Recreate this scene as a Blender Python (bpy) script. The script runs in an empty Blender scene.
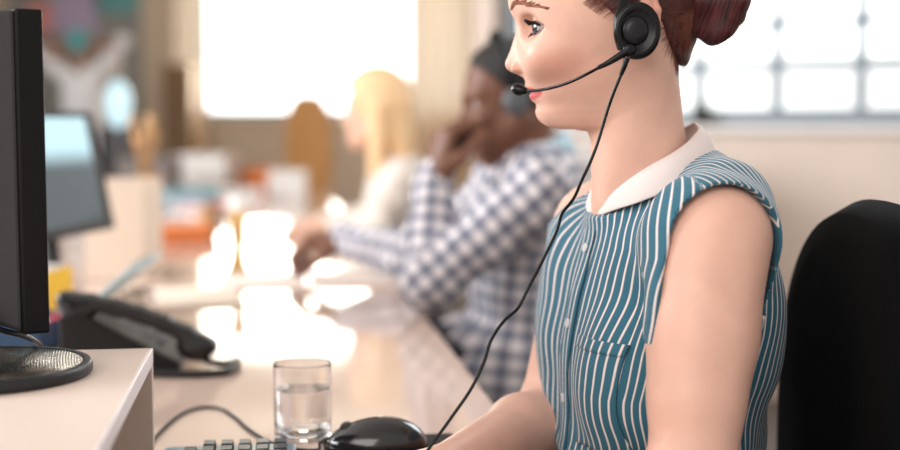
import bpy, bmesh, math, random
import numpy as np
from mathutils import Vector, Matrix
random.seed(7); np.random.seed(7)
SC = bpy.context.scene
COL = SC.collection
PI = math.pi

# ------------------------------------------------------------------ camera
CAM_H = 1.10; FPX = 1300.0; PITCH = math.atan(102/1300)
cam_d = bpy.data.cameras.new('camera'); cam = bpy.data.objects.new('camera', cam_d); COL.objects.link(cam)
cam_d.sensor_width = 36; cam_d.lens = FPX/900*36
cam.location = (0, 0, CAM_H); cam.rotation_euler = (PI/2-PITCH, 0, 0)
cam_d.dof.use_dof = True; cam_d.dof.focus_distance = 1.33; cam_d.dof.aperture_fstop = 2.0
cam_d.clip_start = 0.02
SC.camera = cam
# ------------------------------------------------------------------ sky
W = bpy.data.worlds.new('sky'); SC.world = W; W.use_nodes = True
nt = W.node_tree; nt.nodes.clear()
def wn(t, **k):
    n = nt.nodes.new(t)
    for a, b in k.items(): setattr(n, a, b)
    return n
tc = wn('ShaderNodeTexCoord'); nrm = wn('ShaderNodeVectorMath', operation='NORMALIZE'); nt.links.new(tc.outputs['Generated'], nrm.inputs[0])
def dotpow(d, p):
    v = Vector(d).normalized()
    a = wn('ShaderNodeVectorMath', operation='DOT_PRODUCT'); nt.links.new(nrm.outputs[0], a.inputs[0]); a.inputs[1].default_value = v
    m = wn('ShaderNodeMath', operation='MAXIMUM'); nt.links.new(a.outputs['Value'], m.inputs[0]); m.inputs[1].default_value = 0
    q = wn('ShaderNodeMath', operation='POWER'); nt.links.new(m.outputs[0], q.inputs[0]); q.inputs[1].default_value = p
    return q.outputs[0]
SKY_BASE, SKY_SIDE, SKY_SUN = 0.66, 0.50, 2.9
def colmul(sock, col, s):
    c = wn('ShaderNodeMix', data_type='RGBA'); c.inputs['A'].default_value = (0, 0, 0, 1); c.inputs['B'].default_value = (*[x*s for x in col], 1)
    c.clamp_factor = False; nt.links.new(sock, c.inputs['Factor']); return c.outputs['Result']
def addc(a, b):
    c = wn('ShaderNodeMix', data_type='RGBA', blend_type='ADD'); c.inputs['Factor'].default_value = 1
    nt.links.new(a, c.inputs['A']); nt.links.new(b, c.inputs['B']); return c.outputs['Result']
base = wn('ShaderNodeRGB'); base.outputs[0].default_value = (1.0*SKY_BASE, 0.93*SKY_BASE, 0.88*SKY_BASE, 1)
s1 = colmul(dotpow((0.35, 1, 0.1), 3.0), (0.92, 1.0, 1.03), SKY_SIDE)
s2 = colmul(dotpow((-0.10, 1, 0.10), 32.0), (0.95, 1.0, 1.0), SKY_SUN)
bg = wn('ShaderNodeBackground'); nt.links.new(addc(addc(base.outputs[0], s1), s2), bg.inputs['Color'])
ow = wn('ShaderNodeOutputWorld'); nt.links.new(bg.outputs[0], ow.inputs['Surface'])
# ------------------------------------------------------------------ large lights (window daylight, added key and fill)
def area(name, loc, target, sx, sy, power, col):
    d = bpy.data.lights.new(name, 'AREA'); d.shape = 'RECTANGLE'; d.size = sx; d.size_y = sy; d.energy = power; d.color = col
    o = bpy.data.objects.new(name, d); COL.objects.link(o); o.location = loc
    o.rotation_euler = (Vector(target)-Vector(loc)).to_track_quat('-Z', 'Y').to_euler(); return o
area('added_key_behind_camera', (-1.6, -1.2, 2.3), (0.2, 1.4, 1.0), 2.2, 1.6, 40, (1.0, 0.94, 0.89))  # added soft key on the woman, standing in for unseen windows
area('daylight_side_window', (1.55, 3.6, 2.35), (0.3, 1.4, 1.0), 1.6, 1.2, 34, (0.9, 0.97, 1.0))
area('daylight_far_window', (-1.54, 13.7, 2.0), (-1.3, 3.5, 1.5), 2.1, 1.5, 100, (1.0, 0.90, 0.74))
area('added_fill_left', (-4.2, 2.5, 2.4), (-0.6, 3.6, 0.8), 3.0, 1.5, 200, (0.92, 0.96, 1.0))  # added fill inside the left wall, brightening the desk and background
SC.view_settings.view_transform = 'Standard'; SC.view_settings.look = 'None'
SC.view_settings.exposure = 0.38; SC.view_settings.gamma = 1.0; SC.view_settings.use_curve_mapping = False

# ------------------------------------------------------------------ geometry helpers
_cp, _sp = math.cos(PITCH), math.sin(PITCH)
def ray(px, py):
    a = (px-450)/FPX; b = (225-py)/FPX
    return np.array([a, _cp+b*_sp, -_sp+b*_cp])
CAM = np.array([0, 0, CAM_H])
def at(px, py, Y):
    r = ray(px, py); return CAM + r*(Y/r[1])
def atz(px, py, z):
    r = ray(px, py); return CAM + r*((z-CAM_H)/r[2])
DESK = 0.726
V = lambda *a: np.array(a, float)
def unit(v): v = np.asarray(v, float); return v/np.linalg.norm(v)
def lerp(a, b, t): return a+(b-a)*t

# ------------------------------------------------------------------ materials
def srgb(r, g, b):
    f = lambda c: (c/255/12.92) if c/255 <= 0.04045 else ((c/255+0.055)/1.055)**2.4
    return (f(r), f(g), f(b), 1)
MATS = {}
def mat(name, col, rough=0.5, metal=0.0, spec=0.5, var=0.0, vscale=8.0, bump=0.0, bscale=200.0, coat=0.0, sheen=0.0, trans=0.0, ior=1.45, sss=0.0, alpha=None):
    if name in MATS: return MATS[name]
    m = bpy.data.materials.new(name); m.use_nodes = True; n = m.node_tree.nodes; l = m.node_tree.links
    p = n['Principled BSDF']
    p.inputs['Base Color'].default_value = col; p.inputs['Roughness'].default_value = rough; p.inputs['Metallic'].default_value = metal
    p.inputs['Specular IOR Level'].default_value = spec; p.inputs['Coat Weight'].default_value = coat; p.inputs['Sheen Weight'].default_value = sheen
    p.inputs['Transmission Weight'].default_value = trans; p.inputs['IOR'].default_value = ior
    if sss:
        p.inputs['Subsurface Weight'].default_value = sss; p.inputs['Subsurface Radius'].default_value = (1.0, 0.35, 0.2); p.inputs['Subsurface Scale'].default_value = 0.008
    t = n.new('ShaderNodeTexCoord')
    if var:
        x = n.new('ShaderNodeTexNoise'); x.inputs['Scale'].default_value = vscale; x.inputs['Detail'].default_value = 4; l.new(t.outputs['Object'], x.inputs['Vector'])
        r = n.new('ShaderNodeValToRGB'); r.color_ramp.elements[0].position = 0.3; r.color_ramp.elements[1].position = 0.7
        r.color_ramp.elements[0].color = (*[c*(1-var) for c in col[:3]], 1); r.color_ramp.elements[1].color = (*[min(1, c*(1+var)) for c in col[:3]], 1)
        l.new(x.outputs['Fac'], r.inputs['Fac']); l.new(r.outputs['Color'], p.inputs['Base Color'])
    if bump:
        x = n.new('ShaderNodeTexNoise'); x.inputs['Scale'].default_value = bscale; x.inputs['Detail'].default_value = 3; l.new(t.outputs['Object'], x.inputs['Vector'])
        b = n.new('ShaderNodeBump'); b.inputs['Strength'].default_value = bump; b.inputs['Distance'].default_value = 0.002
        l.new(x.outputs['Fac'], b.inputs['Height']); l.new(b.outputs['Normal'], p.inputs['Normal'])
    MATS[name] = m; return m
def M(name, r, g, b, **k): return mat(name, srgb(r, g, b), **k)

# ------------------------------------------------------------------ object helpers
WLOC = {}
def _link(o, parent, loc):
    COL.objects.link(o); WLOC[o.name] = np.array(loc, float)
    if parent is not None:
        o.parent = parent; o.location = tuple(np.array(loc)-WLOC[parent.name])
    else: o.location = tuple(loc)
def tag(o, label, cat, group=None, kind=None):
    if label: o['label'] = label
    if cat: o['category'] = cat
    if group: o['group'] = group
    if kind: o['kind'] = kind
    return o
def thing(name, loc, label, cat, group=None, kind=None):
    o = bpy.data.objects.new(name, None); o.empty_display_size = 0.05
    _link(o, None, loc); return tag(o, label, cat, group, kind)
def obj(name, verts, faces, mats, parent=None, smooth=True, uv=None, attrs=None, midx=None, bevel=0.0, segs=2, label=None, auto=None, subsurf=0, solid=0.0, recalc=False):
    verts = np.asarray(verts, float)
    lo, hi = verts.min(0), verts.max(0); base = np.array([(lo[0]+hi[0])/2, (lo[1]+hi[1])/2, lo[2]])
    me = bpy.data.meshes.new(name); me.from_pydata((verts-base).tolist(), [], [list(map(int, f)) for f in faces]); 
    for m in (mats if isinstance(mats, (list, tuple)) else [mats]): me.materials.append(m)
    if smooth: me.polygons.foreach_set('use_smooth', [True]*len(me.polygons))
    if midx is not None: me.polygons.foreach_set('material_index', list(map(int, midx)))
    if uv is not None:
        ul = me.uv_layers.new(name='UVMap'); li = np.zeros(len(me.loops), np.int32); me.loops.foreach_get('vertex_index', li)
        ul.data.foreach_set('uv', np.asarray(uv, np.float32)[li].ravel())
    for k, a in (attrs or {}).items():
        at_ = me.attributes.new(k, 'FLOAT', 'POINT'); at_.data.foreach_set('value', np.asarray(a, np.float32))
    me.update()
    if recalc:
        bm_ = bmesh.new(); bm_.from_mesh(me); bmesh.ops.recalc_face_normals(bm_, faces=bm_.faces[:]); bm_.to_mesh(me); bm_.free()
    o = bpy.data.objects.new(name, me); _link(o, parent, base)
    if solid: s = o.modifiers.new('solid', 'SOLIDIFY'); s.thickness = solid; s.offset = 0
    if bevel:
        b = o.modifiers.new('bevel', 'BEVEL'); b.width = bevel; b.segments = segs; b.limit_method = 'ANGLE'; b.angle_limit = math.radians(40); b.harden_normals = False
    if subsurf: s = o.modifiers.new('sub', 'SUBSURF'); s.levels = subsurf; s.render_levels = subsurf
    if label: o['label'] = label
    return o
class MB:
    def __init__(s): s.v = []; s.f = []
    def add(s, v, f):
        n = len(s.v); s.v += [tuple(p) for p in v]; s.f += [[i+n for i in q] for q in f]; return s
    def box(s, c, size, R=None):
        c = np.array(c, float); h = np.array(size, float)/2; R = np.eye(3) if R is None else R
        v = [c+R@(h*np.array([sx, sy, sz])) for sx in (-1, 1) for sy in (-1, 1) for sz in (-1, 1)]
        return s.add(v, [(0, 1, 3, 2), (4, 6, 7, 5), (0, 4, 5, 1), (2, 3, 7, 6), (0, 2, 6, 4), (1, 5, 7, 3)])
    def hexa(s, v):   # 8 points ordered as in box
        return s.add(v, [(0, 1, 3, 2), (4, 6, 7, 5), (0, 4, 5, 1), (2, 3, 7, 6), (0, 2, 6, 4), (1, 5, 7, 3)])
    def prism(s, poly, d):  # poly 3D points, extruded by vector d
        n = len(poly); d = np.array(d, float); v = [np.array(p, float) for p in poly]+[np.array(p, float)+d for p in poly]
        return s.add(v, [tuple(range(n))[::-1], tuple(range(n, 2*n))]+[(i, (i+1) % n, n+(i+1) % n, n+i) for i in range(n)])
    def tube(s, pts, rad, seg=10, flat=None, up=None):
        pts = [np.array(p, float) for p in pts]; n = len(pts); rad = [rad]*n if np.isscalar(rad) else rad
        T = [unit(pts[min(i+1, n-1)]-pts[max(i-1, 0)]) for i in range(n)]
        a = np.array(up if up is not None else ((0, 0, 1) if abs(T[0][2]) < 0.9 else (1, 0, 0)), float); vs = []
        for i in range(n):
            a = unit(a-T[i]*np.dot(a, T[i])); b = np.cross(T[i], a)
            for k in range(seg):
                t = 2*PI*k/seg; vs.append(pts[i]+rad[i]*(math.cos(t)*a*(flat or 1)+math.sin(t)*b))
        fs = [(i*seg+k, i*seg+(k+1) % seg, (i+1)*seg+(k+1) % seg, (i+1)*seg+k) for i in range(n-1) for k in range(seg)]
        fs += [tuple(range(seg))[::-1], tuple(range((n-1)*seg, n*seg))]
        return s.add(vs, fs)
    def lathe(s, prof, c, axis=(0, 0, 1), seg=48, sx=1.0, upv=None, closed=False):  # prof (r,h) list; first/last may have r=0
        ax = unit(axis); a = np.array(upv if upv is not None else ((1, 0, 0) if abs(ax[0]) < 0.9 else (0, 1, 0)), float); a = unit(a-ax*np.dot(a, ax)); b = np.cross(ax, a); c = np.array(c, float)
        v = []; rings = []
        for r, h in prof:
            if r < 1e-7: rings.append([len(v)]*seg); v.append(c+ax*h)
            else:
                rings.append(list(range(len(v), len(v)+seg)))
                for k in range(seg):
                    t = 2*PI*k/seg; v.append(c+ax*h+r*(math.cos(t)*a*sx+math.sin(t)*b))
        f = []
        pr = list(zip(rings[:-1], rings[1:]))+([(rings[-1], rings[0])] if closed else [])
        for A, B in pr:
            for k in range(seg):
                q = [A[k], A[(k+1) % seg], B[(k+1) % seg], B[k]]; q2 = []
                for i in q:
                    if i not in q2: q2.append(i)
                if len(q2) > 2: f.append(q2)
        return s.add(v, f)
    def build(s, name, m, parent=None, **k): return obj(name, s.v, s.f, m, parent, recalc=True, **k)
def spline(pts, n=8):
    P = [np.array(p, float) for p in pts]; out = []
    for i in range(len(P)-1):
        p0, p1, p2, p3 = P[max(i-1, 0)], P[i], P[i+1], P[min(i+2, len(P)-1)]
        for k in range(n):
            t = k/n; out.append(0.5*((2*p1)+(-p0+p2)*t+(2*p0-5*p1+4*p2-p3)*t*t+(-p0+3*p1-3*p2+p3)*t**3))
    out.append(P[-1]); return out
def Rz(a):
    c, s = math.cos(a), math.sin(a); return np.array([[c, -s, 0], [s, c, 0], [0, 0, 1.0]])
def Raxis(k, a):
    k = unit(k); K = np.array([[0, -k[2], k[1]], [k[2], 0, -k[0]], [-k[1], k[0], 0]]); return np.eye(3)+math.sin(a)*K+(1-math.cos(a))*K@K
def basis(f, u):  # columns forward, left, up
    u = unit(u); f = np.asarray(f, float); f = unit(f-u*np.dot(f, u)); return np.stack([f, np.cross(u, f), u], 1)

# ------------------------------------------------------------------ implicit surfaces
def smin(a, b, k):
    h = np.clip(0.5+0.5*(b-a)/k, 0, 1); return b+(a-b)*h-k*h*(1-h)
class Sdf:
    def __init__(s): s.ops = []
    def copy(s): t = Sdf(); t.ops = list(s.ops); return t
    def add(s, fn, lo, hi, k=0.02, mode='u'): s.ops.append((fn, np.array(lo, float), np.array(hi, float), k, mode)); return s
    def rc(s, a, b, ra, rb=None, k=0.02, mode='u'):
        a = np.array(a, float); b = np.array(b, float); rb = ra if rb is None else rb; ba = b-a; L = float(np.dot(ba, ba))+1e-12
        def fn(x, y, z):
            px, py, pz = x-a[0], y-a[1], z-a[2]; h = np.clip((px*ba[0]+py*ba[1]+pz*ba[2])/L, 0, 1)
            return np.sqrt((px-h*ba[0])**2+(py-h*ba[1])**2+(pz-h*ba[2])**2)-(ra+(rb-ra)*h)
        r = max(ra, rb); return s.add(fn, np.minimum(a, b)-r, np.maximum(a, b)+r, k, mode)
    def chain(s, pts, rad, k=0.02, k2=0.008):
        for i in range(len(pts)-1): s.rc(pts[i], pts[i+1], rad[i], rad[i+1], k if i == 0 else k2)
        return s
    def el(s, c, r, R=None, k=0.02, mode='u'):
        c = np.array(c, float); r = np.array(r, float); R = np.eye(3) if R is None else R; Q = R.T
        def fn(x, y, z):
            px, py, pz = x-c[0], y-c[1], z-c[2]
            q = [(Q[i, 0]*px+Q[i, 1]*py+Q[i, 2]*pz)/r[i] for i in range(3)]
            k0 = np.sqrt(q[0]**2+q[1]**2+q[2]**2)+1e-9; k1 = np.sqrt((q[0]/r[0])**2+(q[1]/r[1])**2+(q[2]/r[2])**2)+1e-9
            return k0*(k0-1)/k1
        e = np.sqrt(((R*r)**2).sum(1)); return s.add(fn, c-e, c+e, k, mode)
    def _ap(s, d, v, k, mode):
        if mode == 'u': return smin(d, v, k)
        if mode == 's': return -smin(-d, v, k)
        if mode == 'i': return -smin(-d, -v, k)
        if mode == 'o': return d+v
    def __call__(s, p):
        x, y, z = p[:, 0], p[:, 1], p[:, 2]; d = np.full(len(p), 0.2)
        for fn, lo, hi, k, m in s.ops: d = s._ap(d, fn(x, y, z), k, m)
        return d
    def grid(s, xs, ys, zs):
        D = np.full((len(xs), len(ys), len(zs)), 0.2, np.float32)
        for fn, lo, hi, k, m in s.ops:
            g = k+0.03; sl = []
            for A, a, b in ((xs, lo[0], hi[0]), (ys, lo[1], hi[1]), (zs, lo[2], hi[2])):
                sl.append(slice(np.searchsorted(A, a-g), np.searchsorted(A, b+g)) if m != 'i' and m != 'o' else slice(0, len(A)))
            sl = tuple(sl); X, Y, Z = xs[sl[0]][:, None, None], ys[sl[1]][None, :, None], zs[sl[2]][None, None, :]
            if X.size*Y.size*Z.size == 0: continue
            D[sl] = s._ap(D[sl], fn(X, Y, Z).astype(np.float32), np.float32(k), m)
        return D
    def grad(s, p, e=4e-4):
        g = np.stack([s(p+np.eye(3)[i]*e)-s(p-np.eye(3)[i]*e) for i in range(3)], 1)/(2*e); return g
    def snap(s, p, it=4):
        p = np.array(p, float).reshape(-1, 3)
        for _ in range(it):
            g = s.grad(p); n2 = np.maximum((g**2).sum(1), 0.05); st = np.clip(s(p)/n2, -0.02, 0.02); p = p-g*st[:, None]
        return p
    def normal(s, p):
        g = s.grad(np.asarray(p, float).reshape(-1, 3)); return g/np.maximum(np.linalg.norm(g, axis=1, keepdims=True), 1e-9)
def axis_(lo, hi, h, fine=()):
    out = [lo]
    while out[-1] < hi:
        x = out[-1]; st = h
        for a, b, f in fine:
            if a <= x < b: st = min(st, f)
            elif x < a < x+st: st = min(st, max(a-x, f))
        out.append(x+st)
    return np.array(out, np.float32)
def nets(sdf, xs, ys, zs, it=2):
    D = sdf.grid(xs, ys, zs); I = D < 0
    C = [(i, j, k) for i in (0, 1) for j in (0, 1) for k in (0, 1)]; nx, ny, nz = D.shape
    cnt = np.zeros((nx-1, ny-1, nz-1), np.uint8)
    for i, j, k in C: cnt += I[i:nx-1+i, j:ny-1+j, k:nz-1+k]
    ci, cj, ck = np.nonzero((cnt > 0) & (cnt < 8)); N = len(ci)
    acc = np.zeros((N, 3)); num = np.zeros(N); ax = [xs.astype(float), ys.astype(float), zs.astype(float)]
    for a in C:
        for d in range(3):
            if a[d]: continue
            b = list(a); b[d] = 1
            va = D[ci+a[0], cj+a[1], ck+a[2]].astype(float); vb = D[ci+b[0], cj+b[1], ck+b[2]].astype(float)
            m = (va < 0) != (vb < 0); t = np.where(m, va/np.where(m, va-vb, 1), 0)
            p = [ax[q][(ci, cj, ck)[q]+a[q]] for q in range(3)]
            p[d] = p[d]+t*(ax[d][(ci, cj, ck)[d]+1]-ax[d][(ci, cj, ck)[d]])
            for q in range(3): acc[:, q] += np.where(m, p[q], 0)
            num += m
    v = acc/num[:, None]; idx = np.full(cnt.shape, -1, np.int32); idx[ci, cj, ck] = np.arange(N); F = []
    for d in range(3):
        e1, e2 = [(1, 2), (2, 0), (0, 1)][d]
        A = [slice(1, n-1) for n in D.shape]; B = list(A); A[d] = slice(0, D.shape[d]-1); B[d] = slice(1, D.shape[d])
        s0 = I[tuple(A)]; s1 = I[tuple(B)]; q = np.nonzero(s0 != s1); pos = [q[0].copy(), q[1].copy(), q[2].copy()]
        for w in range(3):
            if w != d: pos[w] = pos[w]+1
        def cell(o1, o2):
            c = [pos[0].copy(), pos[1].copy(), pos[2].copy()]; c[e1] -= o1; c[e2] -= o2; return idx[c[0], c[1], c[2]]
        quad = np.stack([cell(1, 1), cell(0, 1), cell(0, 0), cell(1, 0)], 1); fl = ~s0[q]; quad[fl] = quad[fl][:, ::-1]; F.append(quad)
    F = np.concatenate(F); F = F[(F >= 0).all(1)]
    if it: v = sdf.snap(v, it)
    return v, F
def keep(v, f, mask):   # drop faces with no kept vertex
    m = mask[f].all(1); f = f[m]; u = np.unique(f); mp = np.full(len(v), -1); mp[u] = np.arange(len(u)); return v[u], mp[f], u
def largest(v, f):
    lab = np.arange(len(v))
    for _ in range(400):
        m = lab[f].min(1); new = lab.copy(); np.minimum.at(new, f.ravel(), np.repeat(m, f.shape[1])); new = new[new]
        if (new == lab).all(): break
        lab = new
    u, c = np.unique(lab[f[:, 0]], return_counts=True); return keep(v, f, lab == u[c.argmax()])[:2]

# ================================================================== THE ROOM
m_wallb = M('taupe_paint', 196, 184, 170, rough=0.8, var=0.05, vscale=1.5)
m_wallr = M('beige_paint', 226, 208, 194, rough=0.75, var=0.06, vscale=2.0)
m_ceil = M('white_plaster', 235, 232, 228, rough=0.9)
m_floor = M('grey_carpet', 120, 112, 108, rough=0.95, var=0.15, vscale=60, bump=0.5)
m_bar = M('grey_window_metal', 134, 146, 154, rough=0.4)
m_white = M('white_laminate', 232, 226, 222, rough=0.35)
def pane_mat():
    m = bpy.data.materials.new('window_glass'); m.use_nodes = True; n = m.node_tree.nodes; l = m.node_tree.links; n.clear()
    t = n.new('ShaderNodeBsdfTransparent'); g = n.new('ShaderNodeBsdfGlossy'); g.inputs['Roughness'].default_value = 0.02
    x = n.new('ShaderNodeMixShader'); x.inputs[0].default_value = 0.06; o = n.new('ShaderNodeOutputMaterial')
    l.new(t.outputs[0], x.inputs[1]); l.new(g.outputs[0], x.inputs[2]); l.new(x.outputs[0], o.inputs[0]); return m
m_pane = pane_mat()
def struct(name, mb, m, parent=None, **k):
    o = mb.build(name, m, parent, smooth=False, **k)
    if parent is None: o['kind'] = 'structure'
    return o
ZC = 3.35
struct('floor', MB().box((-0.5, 6, -0.05), (11, 17, 0.1)), m_floor)
struct('ceiling', MB().box((-0.5, 7.1, ZC+0.05), (11, 14.2, 0.1)), m_ceil)
YB = 14.0
wx0, wx1 = at(178, 0, YB)[0], at(474, 0, YB)[0]; wz0, wz1 = at(0, 115, YB)[2], 2.82
def hole_wall(fn, a0, a1, z1, o0, o1, oz0, oz1, th):
    mb = MB()
    for p0, p1, q0, q1 in ((a0, o0, 0, z1), (o1, a1, 0, z1), (o0, o1, 0, oz0), (o0, o1, oz1, z1)):
        mb.hexa([fn(p, d, q) for p in (p0, p1) for d in (0, th) for q in (q0, q1)])
    return mb
fb = lambda p, d, q: np.array([p, YB+d, q])
struct('wall_back', hole_wall(fb, -5.2, 0.40, ZC, wx0, wx1, wz0, wz1, 0.2), m_wallb)
def window(name, fn, o0, o1, z0, z1, vs, hs, bar, dep, cols=None):
    w = bpy.data.objects.new(name, None); c = fn((o0+o1)/2, dep, z0); _link(w, None, c); w['kind'] = 'structure'
    fr = MB(); b = bar*1.6
    for p0, p1, q0, q1 in ((o0, o0+b, z0, z1), (o1-b, o1, z0, z1), (o0+b, o1-b, z0, z0+b), (o0+b, o1-b, z1-b, z1)):
        fr.hexa([fn(p, d, q) for p in (p0, p1) for d in (dep-0.02, dep+0.03) for q in (q0, q1)])
    fr.build('window_frame', m_bar, w, smooth=False)
    for v in vs:
        MB().hexa([fn(p, d, q) for p in (v-bar/2, v+bar/2) for d in (dep-0.012, dep+0.02) for q in (z0+b, z1-b)]).build('mullion', m_bar, w, smooth=False)
    for h in hs:
        MB().hexa([fn(p, d, q) for p in (o0+b, o1-b) for d in (dep-0.010, dep+0.018) for q in (h-bar/2, h+bar/2)]).build('transom', m_bar, w, smooth=False)
    MB().hexa([fn(p, d, q) for p in (o0+b, o1-b) for d in (dep+0.004, dep+0.008) for q in (z0+b, z1-b)]).build('pane', m_pane, w, smooth=False)
    MB().hexa([fn(p, d, q) for p in (o0-0.03, o1+0.03) for d in (-0.04, dep-0.02) for q in (z0-0.03, z0)]).build('window_sill', m_white, w, smooth=False)
    return w
window('window_1', fb, wx0, wx1, wz0, wz1, [at(204, 0, YB)[0], at(410, 0, YB)[0]], [], 0.03, 0.1)
RA = np.array([1.46, 5.0]); RD = unit([-0.787, 0.617]); RN = np.array([RD[1], -RD[0]])  # RN points outside
fr_ = lambda p, d, q: np.array([*(RA+RD*p+RN*d), q])
struct('wall_right', hole_wall(fr_, -4.5, 1.72, ZC, -1.35, 1.60, 1.094, 2.75, 0.2), m_wallr)
window('window_2', fr_, -1.35, 1.60, 1.094, 2.75, [-0.076+0.344*k for k in range(-3, 5)], [1.094+0.232, 1.094+0.40, 1.094+0.80, 1.094+1.2], 0.038, 0.1)
pr = RA+RD*1.72
struct('wall_side', MB().hexa([np.array([x, y, z]) for x, y in ((pr[0], pr[1]), (0.40, YB)) for x in (x, x+0.2) for z in (0, ZC)]), m_wallr)
fl_ = lambda p, d, q: np.array([-5.0-d, p, q])
struct('wall_left', hole_wall(fl_, -2.2, 14.2, ZC, -0.5, 9.0, 0.95, 2.7, 0.2), m_wallb)
window('window_3', fl_, -0.5, 9.0, 0.95, 2.7, [1.9, 4.3, 6.6], [], 0.05, 0.1)

# curtains beside the far window
def curtain(name, x0, x1, y, z0, z1, m, label):
    n = 60; v = []; f = []
    for i in range(n+1):
        t = i/n; x = lerp(x0, x1, t); dy = 0.035*math.sin(t*PI*2*((x1-x0)/0.14))+0.01*math.sin(t*31)
        for z in np.linspace(z0, z1, 6): v.append((x, y+dy, z))
    for i in range(n):
        for k in range(5): a = i*6+k; f.append((a, a+6, a+7, a+1))
    o = obj(name, v, f, m, solid=0.004); return tag(o, label, 'curtain')
def cloth_mat(name, r, g, b, tr=0.35):
    m = M(name, r, g, b, rough=0.9, bump=0.3, bscale=300); n = m.node_tree.nodes; l = m.node_tree.links
    t = n.new('ShaderNodeBsdfTranslucent'); t.inputs['Color'].default_value = srgb(r, g, b); x = n.new('ShaderNodeMixShader'); x.inputs[0].default_value = tr
    l.new(n['Principled BSDF'].outputs[0], x.inputs[1]); l.new(t.outputs[0], x.inputs[2]); l.new(x.outputs[0], n['Material Output'].inputs['Surface']); return m
m_cur = cloth_mat('cream_curtain', 254, 247, 237, 0.9)
curtain('curtain', at(172, 0, 13.8)[0], at(204, 0, 13.8)[0], 13.8, 0.25, 3.2, m_cur, 'narrow cream curtain hanging at the left edge of the bright far window')
curtain('curtain', at(410, 0, 13.8)[0], 0.36, 13.8, 0.05, 3.2, m_cur, 'wide cream curtain hanging right of the bright far window, behind the man in checks')

# ================================================================== LONG DESK
DD = unit([-0.1343, 1.0]); DN = np.array([DD[1], -DD[0]])     # along the desk, and out of its right edge
E0 = np.array([0.056, 1.736])
def dk(s, w, z=0.0): # s along from E0, w inward (left) from right edge, z above the top
    p = E0+DD*s-DN*w; return np.array([p[0], p[1], DESK+z])
def dframe(): return np.stack([np.array([*(-DN), 0]), np.array([*DD, 0]), V(0, 0, 1)], 1)
DR = np.stack([np.array([*DN, 0]), np.array([*DD, 0]), V(0, 0, 1)], 1)  # x = out right, y = away
m_desk = M('glossy_cream_laminate', 205, 180, 165, rough=0.07, var=0.02, vscale=3, spec=0.46)
m_grey = M('grey_steel', 150, 150, 152, rough=0.4, metal=0.6)
desk = thing('desk', dk(2, 0.9, -DESK), 'long glossy cream shared desk running away towards the far window', 'desk')
S0, S1, WD = -1.6, 5.9, 1.9
MB().hexa([dk(s, w, z) for w in (0, WD) for s in (S0, S1) for z in (-0.03, 0)]).build('tabletop', m_desk, desk, smooth=False, bevel=0.003)
for s in (S0+0.08, 0.9, 3.4, S1-0.08):
    for w in (0.75, WD-0.1):
        MB().box(dk(s, w, -(DESK+0.03)/2), (0.06, 0.06, DESK-0.03), DR).build('leg', m_grey, desk, smooth=False, bevel=0.004)
MB().hexa([dk(s, w, z) for w in (0.85, 0.88) for s in (S0+0.2, S1-0.2) for z in (-0.40, -0.03)]).build('cable_panel', m_grey, desk, smooth=False)

# ================================================================== RISER, MONITOR
m_black = M('black_plastic', 26, 26, 29, rough=0.42, bump=0.15, bscale=900)
m_dark = M('charcoal_plastic', 52, 51, 54, rough=0.55, bump=0.25, bscale=700)
m_gloss = M('gloss_black', 14, 14, 16, rough=0.12, coat=0.6)
RZ = 0.130
rc0 = atz(153, 348, DESK+RZ)
def rz(s, w, z):  # riser frame: s towards camera from the far end, w inward from its right edge
    p = rc0[:2]-DD*s-DN*w; return np.array([p[0], p[1], DESK+z])
m_ris = M('matt_cream_board', 216, 198, 186, rough=0.45, spec=0.3)
m_edge = M('white_edge_band', 238, 232, 236, rough=0.4)
ris = thing('desk_riser', rz(0.35, 0.15, 0), 'white open-fronted desk riser carrying the big black monitor', 'riser')
def rbox(name, s0, s1, w0, w1, z0, z1, m, par=ris, **k):
    return MB().hexa([rz(s, w, z) for w in (w0, w1) for s in (s0, s1) for z in (z0, z1)]).build(name, m, par, smooth=False, bevel=0.0012, **k)
rbox('top_panel', 0, 0.95, 0.0025, 0.42, RZ-0.018, RZ, m_ris)
rbox('edge_band', 0, 0.95, 0, 0.0025, RZ-0.018, RZ, m_edge)
ep = rbox('end_panel', 0, 0.016, 0.0, 0.42, 0, RZ-0.018, m_ris)
MB().lathe([(0, 0), (0.005, 0), (0.005, 0.0012), (0, 0.0012)], rz(0.016, 0.05, 0.078), axis=(-DD[0], -DD[1], 0), seg=20).build('cam_lock', m_grey, ep, label='small round steel fitting')
rbox('end_panel', 0.934, 0.95, 0.0, 0.42, 0, RZ-0.018, m_ris)
rbox('back_panel', 0.016, 0.934, 0.12, 0.135, 0, RZ-0.018, m_ris)
rbox('divider', 0.42, 0.436, 0.004, 0.12, 0, RZ-0.018, m_ris)

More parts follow.
